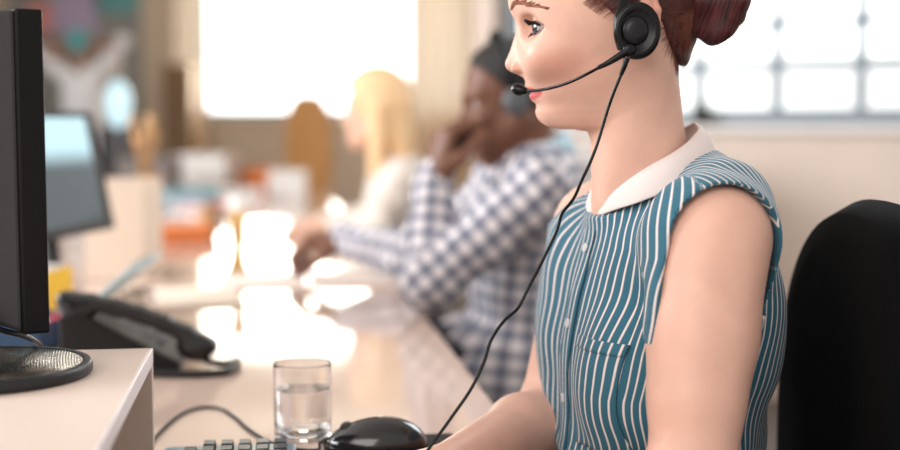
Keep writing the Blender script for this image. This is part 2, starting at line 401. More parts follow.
mz = DESK+RZ
mc = atz(-16, 376, mz)          # stand base centre
mon = thing('monitor', mc, 'large black monitor seen from behind, standing on the white riser', 'monitor')
def mesh_mat():
    m = M('perforated_metal', 120, 112, 104, rough=0.16, metal=0.95); n = m.node_tree.nodes; l = m.node_tree.links; p = n['Principled BSDF']
    t = n.new('ShaderNodeTexCoord'); mp = n.new('ShaderNodeMapping'); mp.inputs['Scale'].default_value = (260, 260, 1); mp.inputs['Rotation'].default_value = (0, 0, 0.5)
    v = n.new('ShaderNodeTexVoronoi'); v.inputs['Randomness'].default_value = 0.0; v.inputs['Scale'].default_value = 1.0; v.voronoi_dimensions = '2D'
    l.new(t.outputs['Object'], mp.inputs['Vector']); l.new(mp.outputs[0], v.inputs['Vector'])
    r = n.new('ShaderNodeValToRGB'); r.color_ramp.elements[0].position = 0.30; r.color_ramp.elements[1].position = 0.38
    r.color_ramp.elements[0].color = (0.01, 0.01, 0.012, 1); r.color_ramp.elements[1].color = (0.17, 0.15, 0.13, 1)
    l.new(v.outputs['Distance'], r.inputs['Fac']); l.new(r.outputs['Color'], p.inputs['Base Color'])
    b = n.new('ShaderNodeBump'); b.inputs['Distance'].default_value = 0.001; l.new(v.outputs['Distance'], b.inputs['Height']); l.new(b.outputs[0], p.inputs['Normal']); return m
Rb = 0.102
MB().lathe([(0, 0), (Rb-0.003, 0), (Rb, 0.003), (Rb, 0.010), (Rb-0.002, 0.0125), (Rb-0.008, 0.0125), (Rb-0.009, 0.011), (0, 0.011)], mc, seg=96).build('stand_base', m_black, mon, bevel=0.0005)
MB().lathe([(0, 0.0108), (Rb-0.0095, 0.0108), (Rb-0.0105, 0.0122), (0, 0.0125)], mc, seg=96).build('perforated_disc', mesh_mat(), mon, label='dark perforated metal disc')
# panel: near-right vertical edge follows px 43..50
MYD = 1.27
pt = at(46.5, 170, MYD)
b_ang = math.radians(31)                     # screen normal: +x turned away from the camera
nS = V(math.cos(b_ang), math.sin(b_ang), 0); eS = V(math.sin(b_ang), -math.cos(b_ang), 0)   # eS: along the screen towards the camera
ztop, zbot = at(44, 9, MYD)[2], at(50, 333, MYD)[2]
def mp_(e, n, z): return pt+eS*e+nS*n+V(0, 0, z-pt[2])
PW = 0.52
fr = MB()      # moulded casing with rounded section
sec = [(0.0, 0.0), (0.0, -0.024), (0.002, -0.027), (PW-0.002, -0.027), (PW, -0.024), (PW, 0.0)]
fr.prism([mp_(-PW+e if False else e-0.0, n, zbot) for e, n in [(a-PW+0.0, b) for a, b in sec]], (0, 0, ztop-zbot))
# near edge is at e=0, panel runs away from the camera (negative e)
fr.build('bezel', M('bezel_black', 9, 9, 10, rough=0.5, spec=0.25), mon, smooth=False, bevel=0.0025)
bk = MB(); 
v8 = [mp_(e, n, z) for (e, n, z) in ((-PW+0.004, -0.0265, zbot+0.002), (-PW+0.004, -0.0265, ztop-0.002), (-PW+0.03, -0.050, zbot+0.012), (-PW+0.03, -0.050, ztop-0.004),
     (-0.001, -0.0265, zbot+0.002), (-0.001, -0.0265, ztop-0.001), (-0.006, -0.050, zbot+0.012), (-0.006, -0.050, ztop-0.003))]
bk.hexa(v8); back = bk.build('back_cover', m_dark, mon, smooth=False, bevel=0.004)
vent = MB()
for k in range(22):
    z = lerp(zbot+0.07, zbot+0.15, k/21); vent.box(mp_(-PW/2, -0.0508, z), (0.3, 0.003, 0.0016), np.stack([eS, nS, V(0, 0, 1)], 1))
vent.build('vent', m_black, back, smooth=False)
MB().hexa([mp_(e, n, z) for e in (-PW+0.014, -0.014) for n in (0.0, 0.001) for z in (zbot+0.018, ztop-0.014)]).build('screen', m_gloss, mon, smooth=False)
nk0 = mc+V(0, 0, 0.012); nk1 = mp_(-PW/2, -0.055, lerp(zbot, ztop, 0.4))
neck_pts = spline([nk0, nk0+V(-0.005, 0.0, 0.05), lerp(nk0, nk1, 0.5)+V(-0.02, 0, 0.02), nk1], 6)
MB().tube(neck_pts, 0.021, 14, flat=0.6).build('stand_neck', m_black, mon)
cb = spline([at(-30, 318, 1.24), at(5, 331, 1.26), at(24, 336, 1.30), at(38, 343, 1.36), atz(43, 349.5, mz+0.003)], 8)
MB().tube(cb, 0.0028, 8).build('power_cable', m_black, mon)

# ================================================================== DESK PHONE
ph0 = atz(139, 374, DESK)
phone = thing('desk_phone', ph0, 'black desk phone with its handset in the cradle, behind the white riser', 'phone')
def pp(x, y, z): return ph0+DR@V(x, y, z)       # x right, y away, z up
m_ph = M('phone_black', 22, 22, 25, rough=0.3, coat=0.4)
sect = [(-0.115, 0), (0.060, 0), (0.060, 0.014), (-0.090, 0.096), (-0.115, 0.088)]
MB().prism([pp(x, 0.0, z) for x, z in sect], DR@V(0, 0.19, 0)).build('phone_body', M('phone_matt', 24, 24, 26, rough=0.65), phone, smooth=False, bevel=0.005, segs=3)
sl = unit(V(0.150, 0, -0.074)); nl = V(-sl[2], 0, sl[0]); 
kp = MB()
for i in range(4):
    for j in range(3):
        c = V(-0.090, 0, 0.088)+sl*(0.060+0.022*i)+nl*0.002+V(0, 0.095+0.026*j, 0)
        kp_b = MB().box(pp(*c), (0.014, 0.018, 0.006), DR@np.stack([sl, V(0, 1, 0), nl], 1)); kp_b.build('keypad_button', M('button_grey', 90, 92, 96, rough=0.7), phone, smooth=False, bevel=0.0015)
MB().box(pp(*(V(-0.090, 0, 0.088)+sl*0.03+nl*0.001+V(0, 0.12, 0))), (0.035, 0.1, 0.004), DR@np.stack([sl, V(0, 1, 0), nl], 1)).build('display', m_dark, phone, smooth=False)
# handset lies on the near side, ear end at upper left, mouth end lower right
hA = V(-0.110, 0.03, 0.112); hB = V(0.105, 0.03, 0.036); hd = unit(hB-hA); hn = V(-hd[2], 0, hd[0])
hs = Sdf()
bow = [hA+hd*t*np.linalg.norm(hB-hA)+hn*(0.012*math.sin(PI*t)) for t in np.linspace(0, 1, 7)]
for i in range(6):
    for w in (-0.012, 0.012): hs.rc(bow[i]+V(0, w, 0), bow[i+1]+V(0, w, 0), 0.011, 0.011, 0.008)
Rh = np.stack([hd, V(0, 1, 0), hn], 1)
hs.el(hA+hd*0.022-hn*0.012, (0.028, 0.029, 0.020), Rh, 0.012); hs.el(hB-hd*0.022-hn*0.012, (0.028, 0.029, 0.020), Rh, 0.012)
hv, hf = nets(hs, axis_(-0.17, 0.16, 0.004), axis_(-0.02, 0.08, 0.004), axis_(-0.02, 0.16, 0.004))
obj('handset', np.array([pp(*p) for p in hv]), hf, m_ph, phone)
cr = spline([pp(0.095, 0.02, 0.016), pp(0.125, 0.0, 0.012), atz(238, 360, DESK+0.006), atz(229, 371, DESK+0.006), atz(200, 374, DESK+0.006), atz(172, 374, DESK+0.006), atz(150, 373, DESK+0.006)], 10)
MB().tube(cr, 0.0055, 10).build('handset_cord', m_black, phone)

# ================================================================== GLASS OF WATER
gc = atz(303, 436, DESK)
gl = thing('water_glass', gc, 'clear tumbler half full of water on the glossy desk by the mouse', 'glass')
m_glass = mat('clear_glass', (1, 1, 1, 1), rough=0.0, trans=1.0, ior=1.46)
m_water = mat('water', (1, 1, 1, 1), rough=0.0, trans=1.0, ior=1.33)
Rg = 0.0345; Hg = 0.089
MB().lathe([(0, 0), (Rg-0.006, 0), (Rg-0.004, 0.0003), (Rg-0.002, 0.0013), (Rg-0.001, 0.003), (Rg-0.0005, 0.007), (Rg, 0.03), (Rg, Hg-0.004), (Rg, Hg-0.0008), (Rg-0.0003, Hg-0.0002), (Rg-0.0008, Hg), (Rg-0.0013, Hg-0.0002), (Rg-0.0016, Hg-0.0008), (Rg-0.0017, Hg-0.004), (Rg-0.0022, 0.03), (Rg-0.0024, 0.018), (Rg-0.003, 0.0145), (Rg-0.0045, 0.0115), (Rg-0.007, 0.010), (Rg-0.010, 0.0096), (0, 0.0095)], gc+V(0, 0, 0.0003), seg=64).build('tumbler', m_glass, gl)
MB().lathe([(0, 0.0096), (Rg-0.010, 0.0097), (Rg-0.0071, 0.0101), (Rg-0.0046, 0.0116), (Rg-0.0031, 0.0146), (Rg-0.0025, 0.018), (Rg-0.0023, 0.03), (Rg-0.0022, 0.056), (Rg-0.0022, 0.0578), (Rg-0.0026, 0.058), (Rg-0.004, 0.058), (0, 0.058)], gc+V(0, 0, 0.0003), seg=64).build('water', m_water, gl, label='still clear water')

# ================================================================== KEYBOARD, MOUSE, PAD
kA = atz(165, 443, DESK+0.018); kR = DR
def kb(x, y, z): return np.array([kA[0], kA[1], DESK])+Rz(math.radians(7.6))@V(x, -y, z)   # x right, y towards camera
KR = Rz(math.radians(-7))
kbd = thing('keyboard', kb(0.07, 0.22, 0), 'dark slim keyboard at the near edge of the desk beside the riser', 'keyboard')
m_kb = M('keyboard_slate', 104, 128, 142, rough=0.35); m_key = M('key_black', 34, 42, 48, rough=0.4)
KWd = 0.145
MB().hexa([kb(x, y, z) for x in (0, KWd) for y in (0.44, 0) for z in (0.002, (0.014))]).build('case', m_kb, kbd, smooth=False, bevel=0.003)
for i in range(6):
    for j in range(16):
        w = 0.0155; x = 0.030+i*0.0195; y = 0.014+0.0265*j
        if j in (0,) and i == 0: continue
        t = MB(); zt = 0.021; c = 0.0018
        t.hexa([kb(x-w/2+sx*w+(-c if sx else c)*(1 if z > 0.015 else 0), y+0.0115-sy*0.023+(c if sy else -c)*(1 if z > 0.015 else 0), z) for sx in (0, 1) for sy in (0, 1) for z in (0.013, zt)])
        t.build('key', m_key, kbd, smooth=False)
pad0 = atz(322, 437.5, DESK+0.003); pad1 = atz(452, 433, DESK+0.003)
ex = unit((pad1-pad0)*V(1, 1, 0)); ey = V(-ex[1], ex[0], 0)
PR = np.stack([ex, ey, V(0, 0, 1)], 1)
pc = lerp(pad0, pad1, 0.5)-ey*0.085; pc[2] = DESK+0.0016
pad = tag(MB().box(pc, (np.linalg.norm(pad1-pad0), 0.17, 0.003), PR).build('mouse_pad', M('black_rubber', 22, 22, 24, rough=0.85), smooth=False, bevel=0.001), 'thin black mouse pad under the mouse', 'mouse pad')
mo = atz(379, 449, DESK+0.003); mo[2] = DESK+0.0031
mou = thing('mouse', mo, 'black glossy computer mouse on the pad between the glass and the resting forearm', 'mouse')
ma = math.radians(176); mf = V(math.cos(ma), math.sin(ma), 0); ml = V(-mf[1], mf[0], 0); MR = np.stack([mf, ml, V(0, 0, 1)], 1)
ms = Sdf(); q = lambda x, y, z: mo+MR@V(x, y, z)
ms.el(q(-0.010, 0, 0.004), (0.046, 0.031, 0.033), MR, 0.01); ms.el(q(0.020, 0, 0.004), (0.040, 0.028, 0.023), MR, 0.02)
c0 = mo.copy()
ms.add(lambda x, y, z: (c0[2]+0.0005)-z, c0-0.1, c0+0.1, 0.003, 'i')
def boxaxes(c, r, h): return [axis_(c[i]-r[i], c[i]+r[i], h) for i in range(3)]
mv, mfc = nets(ms, *boxaxes(mo+V(0, 0, 0.02), (0.08, 0.06, 0.035), 0.0022))
obj('mouse_body', mv, mfc, M('mouse_shell', 24, 22, 24, rough=0.18, coat=0.5), mou)
top = [ms.snap(q(x, s*0.0005, 0.03))[0] for x in np.linspace(0.058, 0.0, 10) for s in (1,)]
MB().tube(top, 0.0009, 6).build('button_seam', m_black, mou)
wv = ms.snap(q(0.036, 0, 0.026))[0]
MB().lathe([(0, -0.0035), (0.008, -0.0035), (0.009, -0.002), (0.009, 0.002), (0.008, 0.0035), (0, 0.0035)], wv-V(0, 0, 0.005), axis=ml, seg=24).build('scroll_wheel', m_dark, mou)
cz = DESK+0.0022
cab = spline([q(0.055, 0, 0.009), q(0.068, 0, 0.006), atz(318, 449.5, cz), atz(296, 449, cz), atz(270, 442, cz), atz(250, 430, cz), atz(236, 418, cz), atz(222, 409, cz), atz(206, 407, cz), atz(190, 410, cz), atz(174, 419, cz), atz(160, 432, cz), atz(150, 444, cz)], 8)
MB().tube(cab, 0.0019, 8).build('cable', m_black, mou)

# ================================================================== PEOPLE: materials
def skin_mat(name, col, blush=None, rough=0.42):
    m = mat(name, col, rough=rough, sss=0.12, bump=0.10, bscale=700, spec=0.4, var=0.04, vscale=45); n = m.node_tree.nodes; l = m.node_tree.links; p = n['Principled BSDF']
    src = p.inputs['Base Color'].links[0].from_socket
    for a, c in (('blush', blush or tuple(col)), ('lip', (0.60, 0.13, 0.13, 1) if blush else tuple(x*0.7 for x in col[:3])+(1,))):
        at_ = n.new('ShaderNodeAttribute'); at_.attribute_name = a; x = n.new('ShaderNodeMix'); x.data_type = 'RGBA'
        l.new(at_.outputs['Fac'], x.inputs['Factor']); l.new(src, x.inputs['A']); x.inputs['B'].default_value = c; src = x.outputs['Result']
    l.new(src, p.inputs['Base Color']); return m
def stripe_mat(name, c0, c1, duty=0.24, soft=0.10, weave=1400, rough=0.75):
    m = mat(name, c0, rough=rough, sheen=0.15, bump=0.25, bscale=weave, spec=0.25); n = m.node_tree.nodes; l = m.node_tree.links; p = n['Principled BSDF']
    u = n.new('ShaderNodeUVMap'); s = n.new('ShaderNodeSeparateXYZ'); l.new(u.outputs[0], s.inputs[0])
    f = n.new('ShaderNodeMath'); f.operation = 'FRACT'; l.new(s.outputs[0], f.inputs[0])
    r = n.new('ShaderNodeValToRGB'); e = r.color_ramp.elements; e[0].position = 0.0; e[0].color = c1; e[1].position = 1.0; e[1].color = c1
    for pos, c in ((duty-soft/2, c1), (duty+soft/2, c0), (1-soft/2, c0)): q = e.new(pos); q.color = c
    l.new(f.outputs[0], r.inputs[0]); l.new(r.outputs[0], p.inputs['Base Color']); return m
def check_mat(name, c0, c1, c2):
    m = mat(name, c0, rough=0.8, sheen=0.1, bump=0.2, bscale=900, spec=0.2); n = m.node_tree.nodes; l = m.node_tree.links; p = n['Principled BSDF']
    u = n.new('ShaderNodeUVMap'); s = n.new('ShaderNodeSeparateXYZ'); l.new(u.outputs[0], s.inputs[0]); src = None
    cols = []
    for k in (0, 1):
        f = n.new('ShaderNodeMath'); f.operation = 'FRACT'; l.new(s.outputs[k], f.inputs[0])
        r = n.new('ShaderNodeValToRGB'); r.color_ramp.interpolation = 'CONSTANT'; e = r.color_ramp.elements; e[0].position = 0; e[0].color = (1, 1, 1, 1); e[1].position = 0.40; e[1].color = c1
        q = e.new(0.52); q.color = c2; q = e.new(0.80); q.color = c1; q = e.new(0.92); q.color = (1, 1, 1, 1); l.new(f.outputs[0], r.inputs[0]); cols.append(r.outputs[0])
    x = n.new('ShaderNodeMix'); x.data_type = 'RGBA'; x.blend_type = 'MULTIPLY'; x.inputs['Factor'].default_value = 1; l.new(cols[0], x.inputs['A']); l.new(cols[1], x.inputs['B'])
    y = n.new('ShaderNodeMix'); y.data_type = 'RGBA'; y.blend_type = 'MULTIPLY'; y.inputs['Factor'].default_value = 1; y.inputs['A'].default_value = c0; l.new(x.outputs['Result'], y.inputs['B'])
    l.new(y.outputs['Result'], p.inputs['Base Color']); return m
def hair_mat(name, c0, c1, freq=90, rough=0.35):
    m = mat(name, c0, rough=rough, spec=0.5); n = m.node_tree.nodes; l = m.node_tree.links; p = n['Principled BSDF']
    u = n.new('ShaderNodeUVMap'); mp = n.new('ShaderNodeMapping'); mp.inputs['Scale'].default_value = (freq, 6, 1); l.new(u.outputs[0], mp.inputs[0])
    x = n.new('ShaderNodeTexNoise'); x.inputs['Scale'].default_value = 1.0; x.inputs['Detail'].default_value = 5; x.inputs['Roughness'].default_value = 0.65; l.new(mp.outputs[0], x.inputs['Vector'])
    r = n.new('ShaderNodeValToRGB'); r.color_ramp.elements[0].position = 0.36; r.color_ramp.elements[1].position = 0.66; r.color_ramp.elements[0].color = c0; r.color_ramp.elements[1].color = c1
    l.new(x.outputs['Fac'], r.inputs[0]); l.new(r.outputs[0], p.inputs['Base Color'])
    b = n.new('ShaderNodeBump'); b.inputs['Strength'].default_value = 0.7; b.inputs['Distance'].default_value = 0.0025; l.new(x.outputs['Fac'], b.inputs['Height']); l.new(b.outputs[0], p.inputs['Normal']); return m
m_eye = M('eye_white', 196, 182, 178, rough=0.15, coat=0.5); m_iris = M('iris_grey', 52, 62, 68, rough=0.15, coat=0.8); m_pupil = M('pupil_black', 8, 8, 9, rough=0.1)
m_lash = M('lash_black', 26, 18, 17, rough=0.6)
def eyeball(name, c, r, gaze, parent):
    mb = MB().lathe([(r*math.sin(t), r*math.cos(t)) for t in np.linspace(0, PI, 25)], c, axis=gaze, seg=32)
    g = unit(gaze); mi = []
    for f in mb.f:
        p = np.mean([mb.v[i] for i in f], 0)-c; a = math.degrees(math.acos(np.clip(np.dot(unit(p), g), -1, 1))); mi.append(2 if a < 15 else 1 if a < 35 else 0)
    return obj(name, mb.v, mb.f, [m_eye, m_iris, m_pupil], parent, midx=mi)

def add_hand(S, w, d, n, curl=(0.35, 0.5, 0.4), thumb=1.0, sc=1.0, spread=0.06, r=0.0085, thumb_curl=0.4):
    """w wrist, d hand direction, n normal of the hand's back, thumb side sign along cross(n, d)."""
    d = unit(d); n = unit(np.asarray(n)-d*np.dot(n, d)); sd = np.cross(n, d)*thumb     # towards the thumb
    for off, ln, ang in ((0.024, 0.084, 0.97), (0.008, 0.088, 1.05), (-0.008, 0.083, 1.0), (-0.023, 0.074, 0.82)):
        k = w+d*ln*sc+sd*off*sc+n*0.004*(1-abs(off)/0.03)
        S.rc(w+sd*off*0.55*sc, k, 0.0155*sc, 0.0105*sc, 0.014)
        dr = unit(d+sd*off/0.024*spread); p = k; b = 0
        ax = np.cross(n, dr)
        for L, c in zip((0.042, 0.026, 0.021), curl):
            b += c; q_ = p+(dr*math.cos(b)-n*math.sin(b))*L*ang*sc; S.rc(p, q_, r*sc, r*0.9*sc, 0.003); p = q_
    t0 = w+d*0.022*sc+sd*0.020*sc-n*0.004; td = unit(d*0.75+sd*0.75-n*0.35); t1 = t0+td*0.040*sc; td = unit(td*math.cos(thumb_curl)+(d*0.9-n*0.5)*math.sin(thumb_curl)); t2 = t1+td*0.032*sc; t3 = t2+unit(td+d*0.3-n*0.2)*0.026*sc
    S.rc(t0, t1, 0.0165*sc, 0.012*sc, 0.014); S.rc(t1, t2, 0.0105*sc, 0.010*sc, 0.004); S.rc(t2, t3, 0.010*sc, 0.0085*sc, 0.003)

# ================================================================== THE WOMAN
T0 = at(652, 197, 1.43); ta = math.radians(14)
tf = V(-math.cos(ta), -math.sin(ta), 0); tl = V(math.sin(ta), -math.cos(ta), 0); TR = np.stack([tf, tl, V(0, 0, 1)], 1)
tp = lambda F, L, U: T0+TR@V(F, L, U)
def tloc(p): return (np.asarray(p)-T0)@TR
SL = at(714, 240, 1.275); SR = at(599, 228, 1.58)
PEL = V(T0[0]+0.015, T0[1], 0.578)
def woman_torso(S):
    pu = PEL[2]-T0[2]
    S.el(tp(-0.022, 0, pu), (0.12, 0.170, 0.115), TR, 0.03)
    S.el(tp(-0.010, 0, -0.34), (0.096, 0.130, 0.17), TR, 0.05)
    S.el(tp(-0.010, 0, -0.185), (0.100, 0.140, 0.185), TR, 0.05)
    S.el(tp(-0.045, 0.085, -0.12), (0.055, 0.07, 0.10), TR, 0.04); S.el(tp(-0.045, -0.085, -0.12), (0.055, 0.07, 0.10), TR, 0.04)
    for sh, sg in ((SL, 1), (SR, -1)):
        S.rc(tp(-0.045, 0.03*sg, 0.012), tp(-0.034, 0.105*sg, -0.007), 0.036, 0.038, 0.03)
        S.rc(tp(-0.034, 0.105*sg, -0.007), tp(-0.026, 0.135*sg, -0.026), 0.038, 0.036, 0.03)
        S.rc(tp(0.01, 0.03*sg, -0.055), tp(0.0, 0.125*sg, -0.05), 0.045, 0.045, 0.035)
        S.el(tp(0.036, 0.070*sg, -0.195), (0.056, 0.062, 0.072), TR, 0.035)
    S.el(tp(0.041, -0.098, -0.130), (0.048, 0.055, 0.10), TR, 0.04)
    return S
def shoulder_caps(S):
    S.el(SL+tl*-0.018+V(0, 0, 0.0), (0.058, 0.046, 0.054), TR, 0.03); S.el(SR-tl*-0.012, (0.056, 0.05, 0.054), TR, 0.03); return S
ELn = at(688, 500, 1.205); WRn = V(-0.02, 1.12, DESK+0.047); ELf = at(549, 417, 1.53); WRf = at(441, 470, 1.29)
def woman_arms(S):
    S.chain([SL, lerp(SL, ELn, 0.38), ELn], [0.0545, 0.0475, 0.041], 0.015, 0.02)
    S.rc(lerp(SL, ELn, 0.1)+tf*0.006, lerp(SL, ELn, 0.6)+tf*0.004, 0.05, 0.042, 0.02)
    S.chain([SR, lerp(SR, ELf, 0.4), ELf], [0.0505, 0.0445, 0.037], 0.02, 0.02)
    for e, w in ((ELn, WRn), (ELf, WRf)):
        S.chain([e, lerp(e, w, 0.28), w], [0.038, 0.0385, 0.0235], 0.02, 0.02)
    return S
KN = []; AN = []
def woman_legs(S, g=0.0):
    for sg in (1, -1):
        h = PEL+TR@V(0.02, 0.088*sg, -0.03); k = PEL+TR@V(0.41, 0.10*sg, -0.045); a = PEL+TR@V(0.36, 0.10*sg, -0.49)
        KN.append(k); AN.append(a)
        S.chain([h, lerp(h, k, 0.5), k], [0.082+g, 0.072+g, 0.054+g], 0.04, 0.02); S.chain([k, lerp(k, a, 0.35), a], [0.052+g, 0.053+g, 0.034+g], 0.02, 0.02)
    return S
# --- head
ha = math.radians(5.5); fh = V(-math.cos(ha), math.sin(ha), 0); nh = V(-math.sin(ha), -math.cos(ha), 0); UZ = V(0, 0, 1)
H0 = at(640, 60, 1.42)
def loc(px, py, S=0.0):    # point on the head's sagittal plane moved S towards its left side
    r = ray(px, py); o = H0+nh*S; t = np.dot(o-CAM, nh)/np.dot(r, nh); return CAM+r*t
def FU(px, py, S=0.0): d = loc(px, py, S)-H0; return np.dot(d, fh), d[2]
HR = np.stack([fh, nh, UZ], 1)
prof = [(-60, 546), (-45, 525), (-25, 511.5), (-10, 508.3), (0, 508), (9, 509.3), (15.5, 512.3), (21.8, 516.6), (26.4, 517.4), (37, 515.2), (48, 511.3), (57.5, 507.3), (61.5, 505.4), (65, 505.0), (68.5, 506.4), (72, 511), (74.8, 518), (77.5, 523.6), (81, 525.6), (85, 525.2), (88.5, 525.4), (91, 528.2), (92.6, 531.8), (94.5, 530.0), (98, 529.6), (101, 532), (104, 535.8), (107.5, 536.3), (112, 535.2), (117, 536.4), (121, 539.5), (125, 544.5), (127.6, 551), (129.2, 562), (130.2, 576), (131.5, 590)]
basep = [(-60, 546), (-45, 525), (-25, 511.5), (-10, 508.8), (2, 510), (15, 515), (26, 519.5), (45, 524), (60, 527), (75, 529.5), (90, 533.5), (103, 537.5), (112, 538), (121, 541), (125, 545), (127.6, 551), (129.2, 562), (130.2, 576), (131.5, 590)]
wid = [(-60, .045), (-40, .060), (-10, .069), (28, .0700), (50, .0675), (70, .0615), (85, .0555), (98, .0490), (110, .043), (119, .037), (126, .031), (131.5, .022)]
gw = [(-60, .05), (5, .03), (20, .0075), (35, .0075), (50, .0100), (60, .0125), (70, .0132), (77, .0120), (84, .017), (95, .019), (104, .02), (115, .022), (132, .03)]
def lut(tab, conv):
    a = sorted((FU(640, y)[1] if conv is None else FU(x, y)[1], (FU(x, y)[0] if conv else x)) for y, x in tab) if conv else sorted((FU(640, y)[1], x) for y, x in tab)
    return np.array([p[0] for p in a]), np.array([p[1] for p in a])
LP, LB, LW, LG = lut(prof, True), lut(basep, True), lut(wid, None), lut(gw, None)
U_lo, U_hi = LP[0][0], FU(640, -58)[1]
def head_fn(x, y, z):
    dx, dy = x-H0[0], y-H0[1]; F = dx*fh[0]+dy*fh[1]; S = dx*nh[0]+dy*nh[1]; U = z-H0[2]+0*F; S = S+0*U; F = F+0*U
    Fp, Fb, Wd, G = [np.interp(U, *t) for t in (LP, LB, LW, LG)]
    d = (Fp-Fb)*np.exp(-np.abs(S/G)**2.1)*np.clip(F/0.06, 0, 1)
    F2 = F-d; n = 2.25; A = np.where(F2 > 0, np.maximum(Fb, 0.02), np.interp(U, [-0.08, -0.02, 0.03], [0.030, 0.034, 0.036]))
    rho = (np.abs(F2/A)**n+np.abs(S/Wd)**n)**(1/n)
    return np.maximum((rho-1)*0.075, np.maximum(U_lo-U, U-U_hi))
EYE_S = 0.0305; eyeC = loc(543.0, 28.0, EYE_S); eyeR = 0.0118
eyeC2 = eyeC-nh*2*EYE_S
NECKA, NECKB = loc(633, 66), T0+V(-0.012, 0, 0.0)
def woman_head(S):
    S.rc(NECKA, NECKB, 0.0475, 0.0545, 0.03)
    S.rc(loc(655, 72, 0.035), loc(613, 196, 0.014), 0.012, 0.009, 0.025)
    S.el(loc(604, 5), (0.090, 0.0725, 0.086), HR, 0.02)
    S.add(head_fn, H0+V(-0.16, -0.085, -0.085), H0+V(0.07, 0.085, 0.14), 0.012)
    for sg in (1, -1):
        s = lambda px, py, q: loc(px, py, 0)+nh*q*sg
        S.el(s(553, 58, 0.040), (0.026, 0.016, 0.017), HR, 0.02)          # cheek
        S.rc(s(533, 44, 0.014), s(539, 66, 0.021), 0.008, 0.011, 0.022)
        S.el(s(519.5, 68.5, 0.0115), (0.0095, 0.0048, 0.0066), HR, 0.0025)      # wing of the nose
        S.el(s(518.0, 73.8, 0.0100), (0.0060, 0.0045, 0.0032), HR, 0.0015, 's')
        ec = eyeC if sg > 0 else eyeC2
        S.el(ec+fh*0.016+nh*0.002*sg+UZ*0.001, (0.013, 0.017, 0.0115), HR, 0.010, 's')   # orbit
        S.el(ec-fh*0.0005+UZ*0.0005, (0.0136, 0.0136, 0.0132), HR, 0.004)                                # lids
        o = unit(-fh*0.62+nh*0.78*sg); pd = unit(fh*0.78+nh*0.62*sg); OR = np.stack([o, pd, UZ], 1)
        S.el(ec+pd*0.0085+o*0.001-UZ*0.0003, (0.0158, 0.0140, 0.0068), OR, 0.0012, 's')
        S.chain([ec+(fh*math.cos(a)+nh*sg*math.sin(a))*0.0150+UZ*(0.0098-0.0035*max(0, a)) for a in np.linspace(-0.5, 1.3, 7)], [0.0008]*7, 0.002, 0.001) if False else None
        # ear
        e = lambda px, py, q: loc(px, py, 0)+nh*q*sg
        ER = Raxis(nh, -0.25*1)@HR
        S.el(e(638, 24, 0.0715), (0.016, 0.007, 0.030), ER, 0.006)
        ring = [e(637+16.5*math.cos(t), 23+28*math.sin(t), 0.077) for t in np.linspace(0.45*PI, -0.95*PI, 9)]
        S.chain(ring, [0.0036]*9, 0.004, 0.003)
    return S
body = Sdf(); woman_torso(body); shoulder_caps(body); woman_arms(body); woman_legs(body)
add_hand(body, WRn, V(-1, 0.02, 0.02), V(0.0, 0.05, 1), (0.22, 0.32, 0.28), thumb=-1.0, sc=0.94)
add_hand(body, WRf, V(-0.97, -0.22, 0.03), V(0, 0, 1), (0.22, 0.32, 0.28), thumb=1.0, sc=0.94)
for a in AN[:2]: body.rc(a+V(0, 0, -0.02), a+tf*0.11+V(0, 0, -0.042), 0.03, 0.022, 0.03)
woman_head(body)
xs = axis_(-0.42, 0.44, 0.0085, [(-0.22, -0.02, 0.0036), (0.05, 0.285, 0.0021)])
ys = axis_(1.05, 1.72, 0.0085, [(1.06, 1.18, 0.0036), (1.22, 1.33, 0.0036), (1.33, 1.505, 0.0021)])
zs = axis_(0.02, 1.36, 0.0085, [(DESK, DESK+0.07, 0.0034), (1.07, 1.345, 0.0021)])
bv, bf = nets(body, xs, ys, zs); bv, bf = largest(bv, bf)
hd_ = (bv-H0); hF, hS, hU = hd_@fh, hd_@nh, hd_[:, 2]
# lips and blush masks (the painted lips and the flushed cheek themselves)
uc = FU(540, 92.6)[1]; ax_ = np.clip(1-(np.abs(hS)/0.0245)**2, 0, 1)
up_, lo_ = 0.0074*np.sqrt(ax_), 0.0098*np.sqrt(ax_)
dl = np.where(hU > uc, up_-(hU-uc), lo_-(uc-hU)); lip = np.clip(dl/0.0016, 0, 1)*(ax_ > 0)*(hF > 0.08)
cc = loc(560, 66)-H0; bl = np.exp(-(((hF-cc@fh)/0.03)**2+((hU-cc[2])/0.02)**2))*np.clip((np.abs(hS)-0.02)/0.02, 0, 1)*0.45
bl = np.maximum(bl, 0.25*np.exp(-(((hF-FU(512, 68)[0])/0.010)**2+((hU-FU(512, 68)[1])/0.010)**2)))
bl = np.maximum(bl, np.clip((np.abs(hS)-0.072)/0.008, 0, 1)*(hU > -0.03)*0.6*(np.abs(hS) < 0.1))
m_skin = skin_mat('fair_skin', (0.75, 0.455, 0.355, 1), blush=(0.70, 0.28, 0.20, 1))
woman = thing('person', V(PEL[0], PEL[1], 0), 'woman in teal striped sleeveless shirt with white collar, seated in profile nearest the camera', 'person')
obj('body', bv, bf, m_skin, woman, attrs={'lip': lip, 'blush': bl})
gz = unit(fh*0.92+nh*0.36-UZ*0.10)
eyeball('eye', eyeC, eyeR, gz, woman); eyeball('eye', eyeC2, eyeR, gz, woman)
